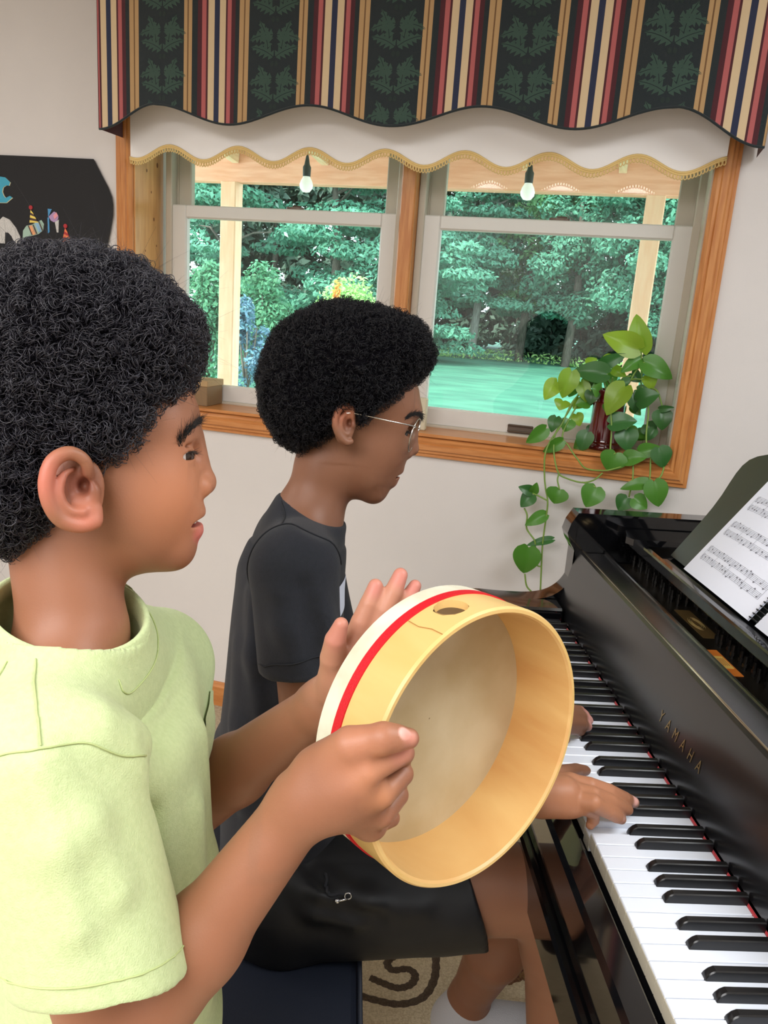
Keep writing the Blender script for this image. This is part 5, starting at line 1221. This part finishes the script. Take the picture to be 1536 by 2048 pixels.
# folds: soft ridges and grooves
folds(TS, (((-0.5023,-0.5000,1.1351,0.000276), (-0.4551,-0.5000,1.0424,0.000292), 15), ((-0.5162,-0.5200,1.1288,0.000265), (-0.4842,-0.5300,1.0309,0.000275), 14)), .022, 1, .62)
folds(TS, (((-0.4916,-0.4400,1.1205,0.000315), (-0.4861,-0.4000,1.0478,0.000351), 16), ((-0.4665,-0.3000,1.0250,0.000415), (-0.4388,-0.3200,0.8081,0.000438), 14), ((-0.4780,-0.3400,0.9860,0.000397), (-0.4671,-0.3600,0.8267,0.000410), 16)))
folds(TS, (((-0.4806,-0.4200,1.0877,0.000333), (-0.4751,-0.4000,1.0201,0.000355), 10), ((-0.4751,-0.4000,1.0201,0.000355), (-0.4688,-0.4000,0.9178,0.000372), 10)), .02, -1)
# neck opening
CC = np.array((-0.5494,-0.3350,1.1457,0.000373)[:3]); CN = UP+TW*.40+RT*.22; CN /= np.linalg.norm(CN); C1 = np.cross(CN, TW); C1 /= np.linalg.norm(C1); C2 = np.cross(CN, C1)
TS.cone(CC-CN*.05, .070, CC-CN*.006, .058, .03)
NK = S(FB); NK.cone(CC-CN*.012, .0545, CC+CN*.12, .075, 0); add_s(TS, NK, .003, -1)
sh1, SV, SF = sdf_obj('t_shirt', TS, .0024, LIME, boy, BOYB, disp=(DISP := (lambda V: drape(.16, .030, .0060, 8)(V)+lump(.05, .0010)(V))))
def on(s, pts, lift=.0008, n=8):
    q = s.snap(spline(np.array([p[:3] for p in pts]), n), 8, 0); return q+s.grad(q)*(DISP(q)+lift)[:, None]
m = MB(); v = []; F = []
for i in range(72):
    a = 2*PI*i/72; e = C1*math.cos(a)+C2*math.sin(a)
    for dr_, dh in ((.0530, -.010), (.0525, .004), (.0545, .0065), (.0575, .005), (.0600, -.004), (.0615, -.014)): v.append(CC+e*dr_+CN*dh)
for i in range(72):
    for k in range(5): F.append((i*6+k, i*6+k+1, ((i+1) % 72)*6+k+1, ((i+1) % 72)*6+k))
m.add(v, F).build('collar', LIME, sh1, BOYB, True)
MB().tube(on(TS, [CC+(C1*math.cos(2*PI*i/36)+C2*math.sin(2*PI*i/36))*.072-CN*.022 for i in range(37)], .0006, 3), .0006, 6).build('collar_stitching', LIME_S, sh1, BOYB, True)
MB().tube(on(TS, [(-0.5497,-0.4100,1.1515,0.000326), (-0.5404,-0.4300,1.1457,0.000315), (-0.5274,-0.4600,1.1431,0.000298), (-0.5180,-0.4800,1.1306,0.000288)]), .0005, 6).build('seam', LIME_S, sh1, BOYB, True)
MB().tube(on(TS, [(-0.5459,-0.4700,1.1082,0.000297), (-0.5275,-0.4850,1.1280,0.000285), (-0.5161,-0.4850,1.1337,0.000285), (-0.5028,-0.4750,1.1285,0.000292), (-0.4949,-0.4550,1.1110,0.000307), (-0.4928,-0.4300,1.0840,0.000327)]), .0006, 6).build('seam', LIME_S, sh1, BOYB, True)
nT = axs-RT*.34; nT /= np.linalg.norm(nT); a1 = np.cross(nT, TW); a1 /= np.linalg.norm(a1); a2 = np.cross(nT, a1); loop = []
for t in np.linspace(0, 2*PI, 61)[:-1]:
    e = a1*math.cos(t)+a2*math.sin(t); c0 = np.array(HN[:3])-nT*.017; r_ = np.linspace(.025, .085, 61); d_ = sl_(c0+r_[:, None]*e); loop.append(c0+e*r_[np.argmin(np.abs(d_))])
loop = np.array(loop); loop = loop+TS.grad(loop)*(DISP(loop)+.0004)[:, None]
MB().tube(loop, .0006, 6, closed=True).build('hem_stitching', LIME_S, sh1, BOYB, True)
m = MB(); pk = [[TS.snap(np.array((-0.4802,-0.2000,1.0054,0.000478)[:3])+RT*.002+TW*(-.045+.09*u)-UP*(.085*v), 6, .0022) for v in np.linspace(0, 1, 9)] for u in np.linspace(0, 1, 9)]
m.grid(lambda u, v: pk[int(round(u*8))][int(round(v*8))], 8, 8); m.build('chest_pocket', LIME, sh1, BOYB, True)
NAVY = mat('grey_shorts', (70, 74, 82), .9, bump=(600, .3)); SHOE = mat('white_shoe', (214, 214, 212), .6)
SR = S(FB); ecyl(SR, (TC1[0], TC1[1], .69), (TC1[0], TC1[1], .56), (.092, .136), (.094, .140), RT, TW, 0, .015)
for sg in (1, -1):
    hx = np.array(TC1[:3])+TW*.070*sg; hx[2] = HIPZ-.05; SR.cone(hx, .074, hx+[.01, 0, -.20], .070, .02)
SR.plane((0, 0, .40), (0, 0, -1), .003)
sdf_obj('shorts', SR, .005, NAVY, boy, BOYB)
for sg in (1, -1):
    hx = np.array(TC1[:3])+TW*.068*sg; q = np.array([hx[0]-.01, hx[1], .045]); s_ = S(FB); s_.cone(q+RT*-.035, .036, q+RT*.10, .034, 0); s_.cone(q, .042, q+[0, 0, .03], .038, .02); s_.plane((0, 0, .012), (0, 0, -1), .003); sdf_obj('shoe', s_, .004, SHOE, boy, BOYB)

# ------------------------------------------------------------------ the seated pianist
FP = [(.9979, .0048, .0642), (-.0642, .1464, .9871), (-.0046, -.9892, .1464)]
RT, UP, TW = (np.array(v) for v in FP)
PLB = (-.46, .2, .012)
pl = thing('person', PLB, label='seated teenager with black afro hair, glasses, black t-shirt and shorts playing the piano', category='person')
Q = S(FP)
Q.ell((-0.3554,0.1927,1.2651,0.000679), (124, 118, 108), k=0)
Q.ell((-0.3019,0.1911,1.2607,0.000681), (70, 78, 88), k=.03)
Q.ell((-0.2941,0.1859,1.2242,0.000684), (56, 62, 66), -15, k=.02)
Q.ell((-0.3165,0.1811,1.1890,0.000686), (66, 74, 72), -20, k=.03)
Q.ell((-0.3231,0.1760,1.1616,0.000686), (52, 52, 54), -25, k=.025)
Q.ell((-0.3058,0.1564,1.2010,0.000669), (44, 40, 26), -20, k=.018); Q.ell((-0.3035,0.2076,1.1921,0.000701), (44, 40, 26), -20, k=.018)
Q.ell((-0.3084,0.1699,1.1364,0.000687), (22, 23, 27), -20, k=.014)
Q.ell((-0.2877,0.1756,1.1674,0.000687), (20, 30, 32), -20, k=.010)
Q.ell((-0.2657,0.1873,1.2485,0.000682), (17, 14, 44), -20, k=.014)
Q.cone((-0.2677,0.1847,1.2282,0.000683), 9, (-0.2604,0.1800,1.2018,0.000685), 11, .010); Q.ell((-0.2601,0.1791,1.1964,0.000685), (12, 11, 14), k=.005)
Q.ell((-0.2685,0.1697,1.1914,0.000680), (12, 9, 9), k=.004); Q.ell((-0.2671,0.1873,1.1882,0.000691), (12, 9, 9), k=.004)
Q.ell((-0.2789,0.1754,1.1694,0.000686), (10, 10, 24), -25, k=.005); Q.ell((-0.2860,0.1721,1.1514,0.000687), (10, 10, 21), -15, k=.005)
Q.ell((-0.2803,0.1734,1.1592,0.000687), (17, 2.6, 26), 18, k=.002, op=-1)
Q.ell((-0.2686,0.1580,1.2254,0.000667), (15, 11, 16), -10, k=.008, op=-1)
Q.ell((-0.2803,0.1589,1.2218,0.000668), (18, 16, 18), k=.003); Q.ell((-0.2769,0.2092,1.2141,0.000700), (18, 16, 18), k=.003)
Q.ell((-0.2719,0.1537,1.2218,0.000665), (14, 3.6, 16), -12, k=.002, op=-1)
# ear
Q.ell((-0.3541,0.1122,1.2347,0.000635), (21, 40, 9), -8, k=.006)
Q.chain([((-0.3451,0.1104,1.2432,0.000633), 5), ((-0.3465,0.1101,1.2559,0.000631), 6), ((-0.3555,0.1085,1.2593,0.000629), 7), ((-0.3645,0.1054,1.2515,0.000628), 7), ((-0.3668,0.1034,1.2377,0.000629), 7), ((-0.3616,0.1034,1.2241,0.000632), 7), ((-0.3516,0.1049,1.2142,0.000634), 7), ((-0.3453,0.1070,1.2149,0.000636), 6)], .003, 4)
Q.chain([((-0.3525,0.1104,1.2504,0.000632), 4), ((-0.3583,0.1073,1.2428,0.000631), 5), ((-0.3576,0.1055,1.2304,0.000632), 5), ((-0.3516,0.1065,1.2242,0.000634), 5)], .003, 4)
Q.ell((-0.3497,0.1023,1.2365,0.000629), (10, 17, 12), 0, k=.003, op=-1); Q.ell((-0.3486,0.1087,1.2381,0.000633), (6, 8, 12), 0, k=.002, op=-1); Q.ell((-0.3434,0.1103,1.2357,0.000635), (5, 8, 6), k=.002)
# neck and trunk
Q.cone((-0.3626,0.1860,1.2025,0.000685), 50, (-0.3752,0.1812,1.1713,0.000686), 55.5, .02); Q.cone((-0.3752,0.1812,1.1713,0.000686), 55, (-0.3995,0.1640,1.0818,0.000689), 63, .025); Q.cone((-0.4002,0.1667,1.0918,0.000689), 60, (-0.4251,0.2000,1.0139,0.000721), 80, .03)
ecyl(Q, (-0.4145,0.2000,1.0183,0.000720), (-0.4200,0.2000,0.7151,0.000767), (.050, .115), (.064, .115), RT, TW, .03); ecyl(Q, (-0.4207,0.2000,0.7322,0.000765), (-0.3954,0.2000,0.4532,0.000809), (.064, .115), (.072, .13), RT, TW, .03)
SP = (-0.4037,0.0350,1.0669,0.000613); EP = (-0.3690,0.0100,0.7894,0.000643); WP = (-0.0847,-0.0117,0.7950,0.000638)
Q.cone((-0.4066,0.1600,1.0610,0.000690), 58, SP, 62, .03); Q.cone(SP, 60, EP, 52, .02); Q.cone(EP, 52, WP, 36, .02)
SP2 = (-0.4159,0.3650,0.9725,0.000827); EP2 = (-0.3483,0.4200,0.6059,0.000920); WP2 = (-0.0738,0.1777,0.8000,0.000752)
Q.cone((-0.4107,0.2400,1.0365,0.000742), 62, SP2, 74, .03); Q.cone(SP2, 66, EP2, 50, .02); Q.cone(EP2, 50, WP2, 34, .02)
# right hand on the keys
HA_ = (-0.0454,-0.0017,0.7900,0.000646)
Q.cone(WP, 34, HA_, 38, .012); Q.cone((-0.0688,0.0135,0.7900,0.000655), 30, (-0.0302,0.0217,0.7900,0.000661), 24, .010); Q.cone((-0.0742,-0.0121,0.7850,0.000640), 30, (-0.0325,-0.0071,0.7780,0.000645), 24, .010)
Q.chain([((-0.0299,0.0226,0.7900,0.000661), 22), ((-0.0052,0.0175,0.7920,0.000659), 18), ((0.0242,0.0235,0.7810,0.000665), 16), ((0.0498,0.0307,0.7670,0.000673), 14), ((0.0669,0.0376,0.7570,0.000679), 11)], .004)
Q.chain([((-0.0309,0.0040,0.7910,0.000650), 21), ((-0.0072,-0.0040,0.7930,0.000646), 18), ((0.0210,0.0076,0.7780,0.000656), 15), ((0.0431,0.0171,0.7630,0.000665), 13), ((0.0526,0.0202,0.7570,0.000668), 11)], .004)
Q.chain([((-0.0338,-0.0077,0.7870,0.000644), 21), ((-0.0113,-0.0195,0.7920,0.000636), 18), ((0.0140,-0.0069,0.7730,0.000648), 15), ((0.0327,0.0048,0.7570,0.000658), 13), ((0.0425,0.0120,0.7480,0.000664), 10)], .004)
Q.chain([((-0.0372,-0.0118,0.7800,0.000642), 19), ((-0.0202,-0.0144,0.7820,0.000641), 16), ((-0.0018,-0.0005,0.7660,0.000652), 14), ((0.0023,0.0055,0.7500,0.000658), 12), ((-0.0018,0.0026,0.7440,0.000658), 9)], .004)
Q.chain([((-0.0574,0.0413,0.7820,0.000673), 24), ((-0.0197,0.0814,0.7700,0.000701), 17), ((0.0067,0.1095,0.7580,0.000720), 14), ((0.0257,0.1221,0.7500,0.000730), 11)], .006)
# left hand
Q.cone(WP2, 32, (-0.0314,0.1909,0.7950,0.000762), 36, .012)
for y0, y1, x1, z1 in ((1420, 1418, 1172, .756), (1430, 1434, 1178, .756), (1440, 1448, 1174, .754), (1450, 1458, 1160, .750)):
    Q.chain([((-0.0283,0.1908,0.7950,0.000762), 26), (((0.0018,0.2050,0.8000,0.000771) if y0 == 1420 else (0.0005,0.1917,0.8000,0.000763) if y0 == 1430 else (-0.0027,0.1791,0.7970,0.000756) if y0 == 1440 else (-0.0078,0.1766,0.7900,0.000755)), 17), (((0.0512,0.2612,0.7700,0.000811) if y0 == 1420 else (0.0499,0.2448,0.7700,0.000802) if y0 == 1430 else (0.0439,0.2267,0.7680,0.000791) if y0 == 1440 else (0.0325,0.2179,0.7640,0.000786)), 13), (((0.0709,0.2852,0.7520,0.000830) if y0 == 1420 else (0.0718,0.2691,0.7520,0.000820) if y0 == 1430 else (0.0648,0.2514,0.7500,0.000809) if y0 == 1440 else (0.0503,0.2394,0.7480,0.000802)), 10)], .004)
Q.chain([((-0.0352,0.1858,0.7850,0.000761), 24), ((-0.0115,0.1842,0.7700,0.000763), 15), ((0.0157,0.2056,0.7520,0.000779), 11)], .005)
# legs
HR = (-0.3988,0.1050,0.5464,0.000737); KR = (-0.0225,0.0950,0.5670,0.000740)
Q.cone(HR, 96, KR, 86, .02); Q.cone(KR, 80, (0.0159,0.0950,0.4595,0.000758), 72, .02); 
ANR = np.array([.050, .105, .10]); Q.cone((0.0159,0.0950,0.4595,0.000758), 70, ANR, .034, .02)
Q.cone(ANR+[-.03, 0, -.045], .036, ANR+[.15, 0, -.062], .030, .02); Q.cone(ANR, .034, ANR+[.04, 0, -.05], .036, .02)
HL = (-0.3959,0.3000,0.4152,0.000875); KL = (0.0184,0.3100,0.3764,0.000901); ANL = (-0.0497,0.3563,0.1000,0.000970)
Q.cone(HL, 90, KL, 78, .02); Q.cone(KL, 74, (-0.0249,0.3047,0.2600,0.000915), 56, .02); Q.cone((-0.0249,0.3047,0.2600,0.000915), 56, ANL, 38, .02); Q.cone(ANL, 38, (-0.0735,0.3516,0.0500,0.000974), 40, .02); Q.cone((-0.0735,0.3516,0.0500,0.000974), 40, (0.0755,0.3522,0.0420,0.000981), 34, .02)
SKIN2 = skin('skin_deep_brown')
lo, hi = bounds(Q); h0 = np.array((-0.3482,0.1893,1.2374,0.000682)[:3]); rh = np.array((-0.0100,0.0159,0.7800,0.000660)[:3])
V, F = merge_regions(Q, [(h0+[-.14, -.12, -.19], h0+[.12, .12, .12], .0014), (rh+[-.09, -.06, -.05], rh+[.09, .06, .05], .0012), (np.array((0.0230,0.2148,0.7800,0.000781)[:3])+[-.06, -.05, -.05], np.array((0.0230,0.2148,0.7800,0.000781)[:3])+[.06, .05, .05], .0014), (lo, hi, .0038)])
po_ = raw_mesh('body', V-np.array(PLB), F, SKIN2, pl)
zp_ = [((-0.2788,0.1752,1.1681,0.000686), .012, (122, 76, 62), .008), ((-0.2847,0.1724,1.1528,0.000687), .010, (176, 108, 100), .006), ((-0.3491,0.1085,1.2369,0.000633), .007, (96, 56, 42), .008), ((-0.3588,0.1063,1.2505,0.000629), .016, (162, 100, 74), .016),  # darkest zone paints the shade inside the ear
       ((0.0637,0.0344,0.7620,0.000676), .0075, (224, 170, 160), .003), ((0.0380,0.0051,0.7540,0.000659), .006, (214, 160, 148), .003), ((0.0645,0.2599,0.7570,0.000813), .022, (216, 152, 140), .014),
       ((-0.0123,-0.0097,0.7900,0.000642), .07, (182, 124, 92), .06)]
paint(po_, V, (130, 88, 66), zp_)
eye(pl, PLB, (-0.2803,0.1586,1.2219,0.000668), .0108, RT*1.0-UP*.35+TW*.2)
rngp = np.random.default_rng(9)
hairs('eyebrow', Q, [(-0.2754,0.1369,1.2440,0.000652), (-0.2685,0.1472,1.2490,0.000657), (-0.2603,0.1607,1.2497,0.000666), (-0.2552,0.1757,1.2440,0.000676)], 330, .008, rngp, .00026, pl, PLB, LASH, .0013, .3, along=-RT*.6)
hairs('eyelashes', Q, [(-0.2775,0.1447,1.2269,0.000659), (-0.2724,0.1503,1.2257,0.000663), (-0.2684,0.1576,1.2228,0.000668)], 40, .006, rngp, .0003, pl, PLB, LASH, .0005, .5, along=RT*1.2)
HQ = S(FP)
HQ.ell((-0.3587,0.1959,1.2983,0.000676), (160, 132, 160), k=0)
HQ.ell((-0.4116,0.1898,1.2536,0.000678), (80, 104, 145), k=.04)
HQ.ell((-0.2849,0.1958,1.3286,0.000674), (60, 58, 118), k=.03)
HQ.ell((-0.3332,0.1398,1.2614,0.000649), (76, 62, 58), k=.02); HQ.ell((-0.3313,0.2431,1.2491,0.000713), (76, 62, 58), k=.02)
HQ.plane((-0.2590,0.1910,1.2879,0.000678), RT*.64-UP*.768+TW*.05, .012)
HQ.ell((-0.3537,0.0954,1.2309,0.000626), (30, 52, 60), -8, k=.006, op=-1)
HQ.ell((-0.3488,0.1701,1.1331,0.000687), (110, 104, 260), 0, k=.01, op=-1)
hq, HV, HF = sdf_obj('hair', HQ, .0026, HAIR, pl, PLB, disp=lambda V: lump(.007, .0022)(V)-.004)
P_, N_ = sample(HV, HF, 17000, rngp); keep = Q(P_) > -.004; P_, N_ = P_[keep], N_[keep]
V, F = curls(P_, N_, rngp, rc=(.0018, .0042), turns=(.8, 1.8), rs=.00032, lift=(0., .0065), npts=14)
HAIRP = mat('black_afro_curls', (18, 17, 22), .5, spec=.35)
raw_mesh('curls', V-np.array(PLB), F, HAIRP, hq)
P_, N_ = sample(HV, HF, 2200, rngp); keep = Q(P_) > -.002; P_, N_ = P_[keep], N_[keep]
V, F = strands(P_, N_+rngp.normal(size=P_.shape)*.8, rngp.uniform(.006, .016, len(P_)), rngp, .00018, npts=6, bend=rngp.normal(size=P_.shape)*.7)
raw_mesh('flyaway_hairs', V-np.array(PLB), F, HAIRP, hq)
# black t-shirt
BLK_T = mat('black_jersey', (27, 30, 39), .92, noise=(200, (23, 26, 34), 3), bump=(800, .25), sheen=.06); BLK_S = mat('black_stitching', (26, 28, 34), .9)
PT = S(FP)
ecyl(PT, (-0.4136,0.2000,1.0297,0.000719), (-0.4252,0.2000,0.7320,0.000765), (.074, .145), (.092, .140), RT, TW, 0, .03); ecyl(PT, (-0.4255,0.2000,0.7405,0.000763), (-0.4084,0.2000,0.5372,0.000795), (.092, .140), (.102, .165), RT, TW, .03, .008)
PT.ell((-0.4304,0.2000,0.9088,0.000737), (.094, .14, .150), 6, k=.03)
PT.cone((-0.4041,0.1900,1.0558,0.000709), 72, SP, 84, .035); PT.cone((-0.4050,0.2100,1.0497,0.000722), 72, SP2, 82, .035)
PT.cone((-0.3956,0.1651,1.0853,0.000689), 66, (-0.4147,0.2000,1.0221,0.000720), 84, .03)
s2 = S(FP); s2.cone((-0.4036,0.0350,1.0637,0.000614), 86, (-0.3829,0.0120,0.9078,0.000625), 82, 0); HM = (-0.3857,0.0150,0.9390,0.000622); axs = np.array((-0.3810,0.0120,0.9079,0.000625)[:3])-np.array((-0.4018,0.0350,1.0638,0.000614)[:3]); axs /= np.linalg.norm(axs); axs = axs+np.array([-.10, 0, 0]); s2.plane(HM, axs, .003)
i2 = S(FP); i2.cone(np.array(HM[:3])-axs*.08, .038, np.array(HM[:3])+axs*.03, .0435, 0); add_s(PT, s2, .010); add_s(PT, i2, .003, -1)
s3 = S(FP); s3.cone(SP2, 84, (-0.3738,0.4000,0.7644,0.000882), 80, 0); s3.plane((-0.3787,0.4000,0.7737,0.000880), axs, .003); add_s(PT, s3, .010)
folds(PT, (((-0.4604,0.0800,1.0040,0.000648), (-0.4382,0.0700,0.8528,0.000667), 16), ((-0.4772,0.1000,0.9238,0.000672), (-0.4552,0.0800,0.7082,0.000695), 18), ((-0.3711,-0.0200,1.0473,0.000584), (-0.3561,-0.0200,0.9848,0.000594), 12), ((-0.4168,-0.0300,1.0485,0.000576), (-0.3959,-0.0400,0.9791,0.000582), 10)))
folds(PT, (((-0.4506,0.0600,0.9918,0.000639), (-0.4259,0.0600,0.8146,0.000667), 10), ((-0.3887,-0.0300,1.0624,0.000575), (-0.3671,-0.0300,0.9759,0.000589), 9)), .02, -1)
PT.cone((-0.3858,0.1730,1.1302,0.000687), 68, (-0.3993,0.1630,1.0785,0.000689), 74, .015)
PT.plane((-0.4389,0.1645,1.1247,0.000681), UP*.91+RT*.41+TW*.10, .003)
sh2, SV, SF = sdf_obj('t_shirt', PT, .0032, BLK_T, pl, PLB, disp=(DISP := (lambda V: drape(.16, .032, .0070, 4)(V)+lump(.05, .0016)(V))))
MB().tube(on(PT, [(-0.4561,0.0400,1.0229,0.000621), (-0.4423,0.0300,1.0695,0.000609), (-0.4238,0.0400,1.1007,0.000610), (-0.4004,0.0300,1.1089,0.000604), (-0.3757,0.0300,1.0990,0.000606), (-0.3575,0.0400,1.0711,0.000617)]), .0010, 6).build('seam', BLK_S, sh2, PLB, True)
MB().tube(on(PT, [(-0.4313,0.1400,1.1214,0.000667), (-0.4247,0.0900,1.1111,0.000639), (-0.4178,0.0400,1.1024,0.000610)]), .0008, 6).build('seam', BLK_S, sh2, PLB, True)
MB().tube(on(PT, [(-0.4329,-0.0000,0.9551,0.000609), (-0.4051,-0.0300,0.9701,0.000589), (-0.3730,-0.0300,0.9769,0.000589), (-0.3425,-0.0000,0.9711,0.000609)]), .0007, 6).build('hem_stitching', BLK_S, sh2, PLB, True)
tgp = PT.snap(np.array([(-0.3385,0.1700,0.9803,0.000711)[:3]]), 6, .001)[0]; g = PT.grad(tgp[None])[0]; tgp = tgp+g*.004; uu = np.cross(g, [0, 0, 1]); uu /= np.linalg.norm(uu); vv = np.cross(uu, g)
sg_ = np.array([[tgp+uu*(-.034+.068*i/8)+vv*(-.024+.048*j/6) for j in range(7)] for i in range(9)]); sg_ = PT.snap(sg_.reshape(-1, 3), 8, 0); sg_ = (sg_+PT.grad(sg_)*(DISP(sg_)+.0012)[:, None]).reshape(9, 7, 3)
m = MB(); m.grid(lambda u, v: sg_[int(round(u*8))][int(round(v*6))], 8, 6)
nt_ = m.build('name_sticker', mat('sticker_white', (214, 220, 236), .5), sh2, PLB)
# shorts
BLK_N = mat('black_nylon', (12, 13, 17), .55, bump=(30, .5), spec=.3)
PS = S(FP); ecyl(PS, (-0.4135,0.2000,0.5462,0.000794), (-0.3962,0.2000,0.3951,0.000818), (.108, .172), (.118, .185), RT, TW, 0, .03)
PS.cone(HR, 128, (-0.1156,0.0920,0.5589,0.000737), 104, .03); PS.cone(HL, 122, (-0.0924,0.3000,0.3805,0.000891), 100, .03)
PS.plane((-0.1250,0.0900,0.5602,0.000735), RT*.96+UP*.22, .003); PS.plane((0, 0, .4805), (0, 0, -1), .010)
folds(PS, (((-0.3795,-0.0200,0.7074,0.000637), (-0.2964,-0.0200,0.6042,0.000656), 14), ((-0.3503,-0.0100,0.6246,0.000657), (-0.2151,-0.0000,0.5975,0.000672), 12), ((-0.4043,-0.0000,0.6451,0.000658), (-0.3076,-0.0000,0.5700,0.000673), 14)))
folds(PS, (((-0.3670,-0.0300,0.7229,0.000629), (-0.3123,-0.0300,0.6508,0.000642), 9), ((-0.3757,-0.0100,0.6080,0.000659), (-0.2678,-0.0000,0.5795,0.000673), 8)), .02, -1)
hs_, SV, SF = sdf_obj('shorts', PS, .0035, BLK_N, pl, PLB, disp=(DISP := (lambda V: drape(.04, .05, .0080, 6)(V)+lump(.02, .0012)(V))))
MB().tube(on(PS, [(-0.3460,-0.0200,0.6999,0.000639), (-0.3266,-0.0200,0.6737,0.000644), (-0.3081,-0.0200,0.6456,0.000649)]), .0022, 6).build('zipper', BLK_S, hs_, PLB, True)
CHR = mat('zipper_steel', (190, 192, 196), .2, metal=1.); zc = PS.snap(np.array([(-0.3069,-0.0200,0.6471,0.000649)[:3]]), 6, .003)[0]
m = MB().tube([zc+.0045*(math.cos(a)*RT+math.sin(a)*UP) for a in np.linspace(0, 2*PI, 15)[:-1]], .0009, 6, closed=True); ze = PS.snap(np.array([(-0.3176,-0.0200,0.6298,0.000651)[:3]]), 6, .003)[0]; m.tube([zc-UP*.004, ze], .0016, 6); m.sphere(ze, .0035, 6); m.build('zipper_pull', CHR, hs_, PLB, True)
# socks
SOCK = mat('grey_sock', (186, 186, 190), .95, bump=(500, .6)); SOCKC = mat('sock_cuff', (222, 224, 230), .95, bump=(300, .8))
K1 = S(FP); K1.cone(np.array(ANL[:3])+[.010, 0, .022], .030, ANL, .0335, 0); K1.cone(ANL, 41, (-0.0735,0.3516,0.0500,0.000974), 44, .02); K1.cone((-0.0735,0.3516,0.0500,0.000974), 44, (0.0755,0.3522,0.0420,0.000981), 38, .02); K1.plane(np.array(ANL[:3])+[.004, 0, .012], (.25, 0, 1), .003); K1.plane((0, 0, .012), (0, 0, -1), .004)
s_o, _, _ = sdf_obj('sock', K1, .003, SOCK, pl, PLB)
a0 = np.array(ANL[:3])+[.002, 0, .006]; MB().tube([a0+.0355*np.array([math.cos(t), math.sin(t), -.25*math.cos(t)]) for t in np.linspace(0, 2*PI, 25)[:-1]], .0055, 8, closed=True).build('sock_cuff', SOCKC, s_o, PLB, True)
K2 = S(FP); K2.cone(ANR, .038, ANR+[.04, 0, -.05], .040, 0); K2.cone(ANR+[-.03, 0, -.045], .040, ANR+[.15, 0, -.062], .034, .02); K2.plane(ANR+[0, 0, .01], (0, 0, 1), .003); K2.plane((0, 0, .012), (0, 0, -1), .004); sdf_obj('sock', K2, .003, SOCK, pl, PLB)
# eyeglasses
WIRE = mat('silver_wire', (214, 212, 206), .18, metal=1.); LENS = glass_mat('lens', (.96, .98, .97, 1), .06)
GC = np.array((-0.2561,0.1823,1.2183,0.000684)[:3]); lat = TW*.99-RT*.13; lat /= np.linalg.norm(lat); gu = UP*.94+RT*.30; gu -= lat*(gu@lat); gu /= np.linalg.norm(gu); gn = np.cross(gu, lat); gn *= np.sign(gn@RT)
eg = thing('eyeglasses', GC, label='thin silver wire glasses worn by the seated pianist', category='glasses')
def gp_(a, b, c=0.): return GC+lat*a+gu*b+gn*c
for sg in (1, -1):
    pts = [gp_(sg*.032+.0245*math.cos(t)*(1-.08*math.sin(t)*sg*0), .0215*math.sin(t)-.003*(1 if math.sin(t) < 0 else 0)*abs(math.sin(t)), -.004*((math.cos(t)*sg*.5+.5)**2)) for t in np.linspace(0, 2*PI, 41)[:-1]]
    rm = MB().tube(pts, .0009, 8, closed=True).build('rim', WIRE, eg, GC, True)
    m = MB(); m.add([p+gn*.0004 for p in pts]+[p-gn*.0006 for p in pts], [tuple(range(40)), tuple(range(40, 80))[::-1]]+[(i, (i+1) % 40, 40+(i+1) % 40, 40+i) for i in range(40)]); m.build('lens', LENS, eg, GC)
    m = MB().tube([gp_(sg*.009, -.004, 0), gp_(sg*.0085, -.007, -.006), gp_(sg*.008, -.011, -.007)], .0006, 6); m.sphere(gp_(sg*.0085, -.012, -.0075), .0028, 6); m.build('nose_pad', WIRE, eg, GC, True)
ear_t = np.array((-0.3487,0.1124,1.2503,0.000633)[:3])
ht = gp_(.0565, .010, -.004); MB().tube(spline([gp_(.0545, .008, -.003), ht, ht*.6+ear_t*.4+TW*.010, ear_t+TW*.004, np.array((-0.3633,0.1110,1.2407,0.000634)[:3])], 6), .0009, 8).build('temple', WIRE, eg, GC, True)
et2 = ear_t-TW*.152; h2_ = gp_(-.0565, .010, -.004); MB().tube(spline([gp_(-.0545, .008, -.003), h2_, h2_*.6+et2*.4-TW*.010, et2-TW*.004], 6), .0009, 8).build('temple', WIRE, eg, GC, True)
MB().tube(spline([gp_(.0085, .004), gp_(.004, .008, .002), gp_(-.004, .008, .002), gp_(-.0085, .004)], 5), .0009, 8).build('bridge', WIRE, eg, GC, True)
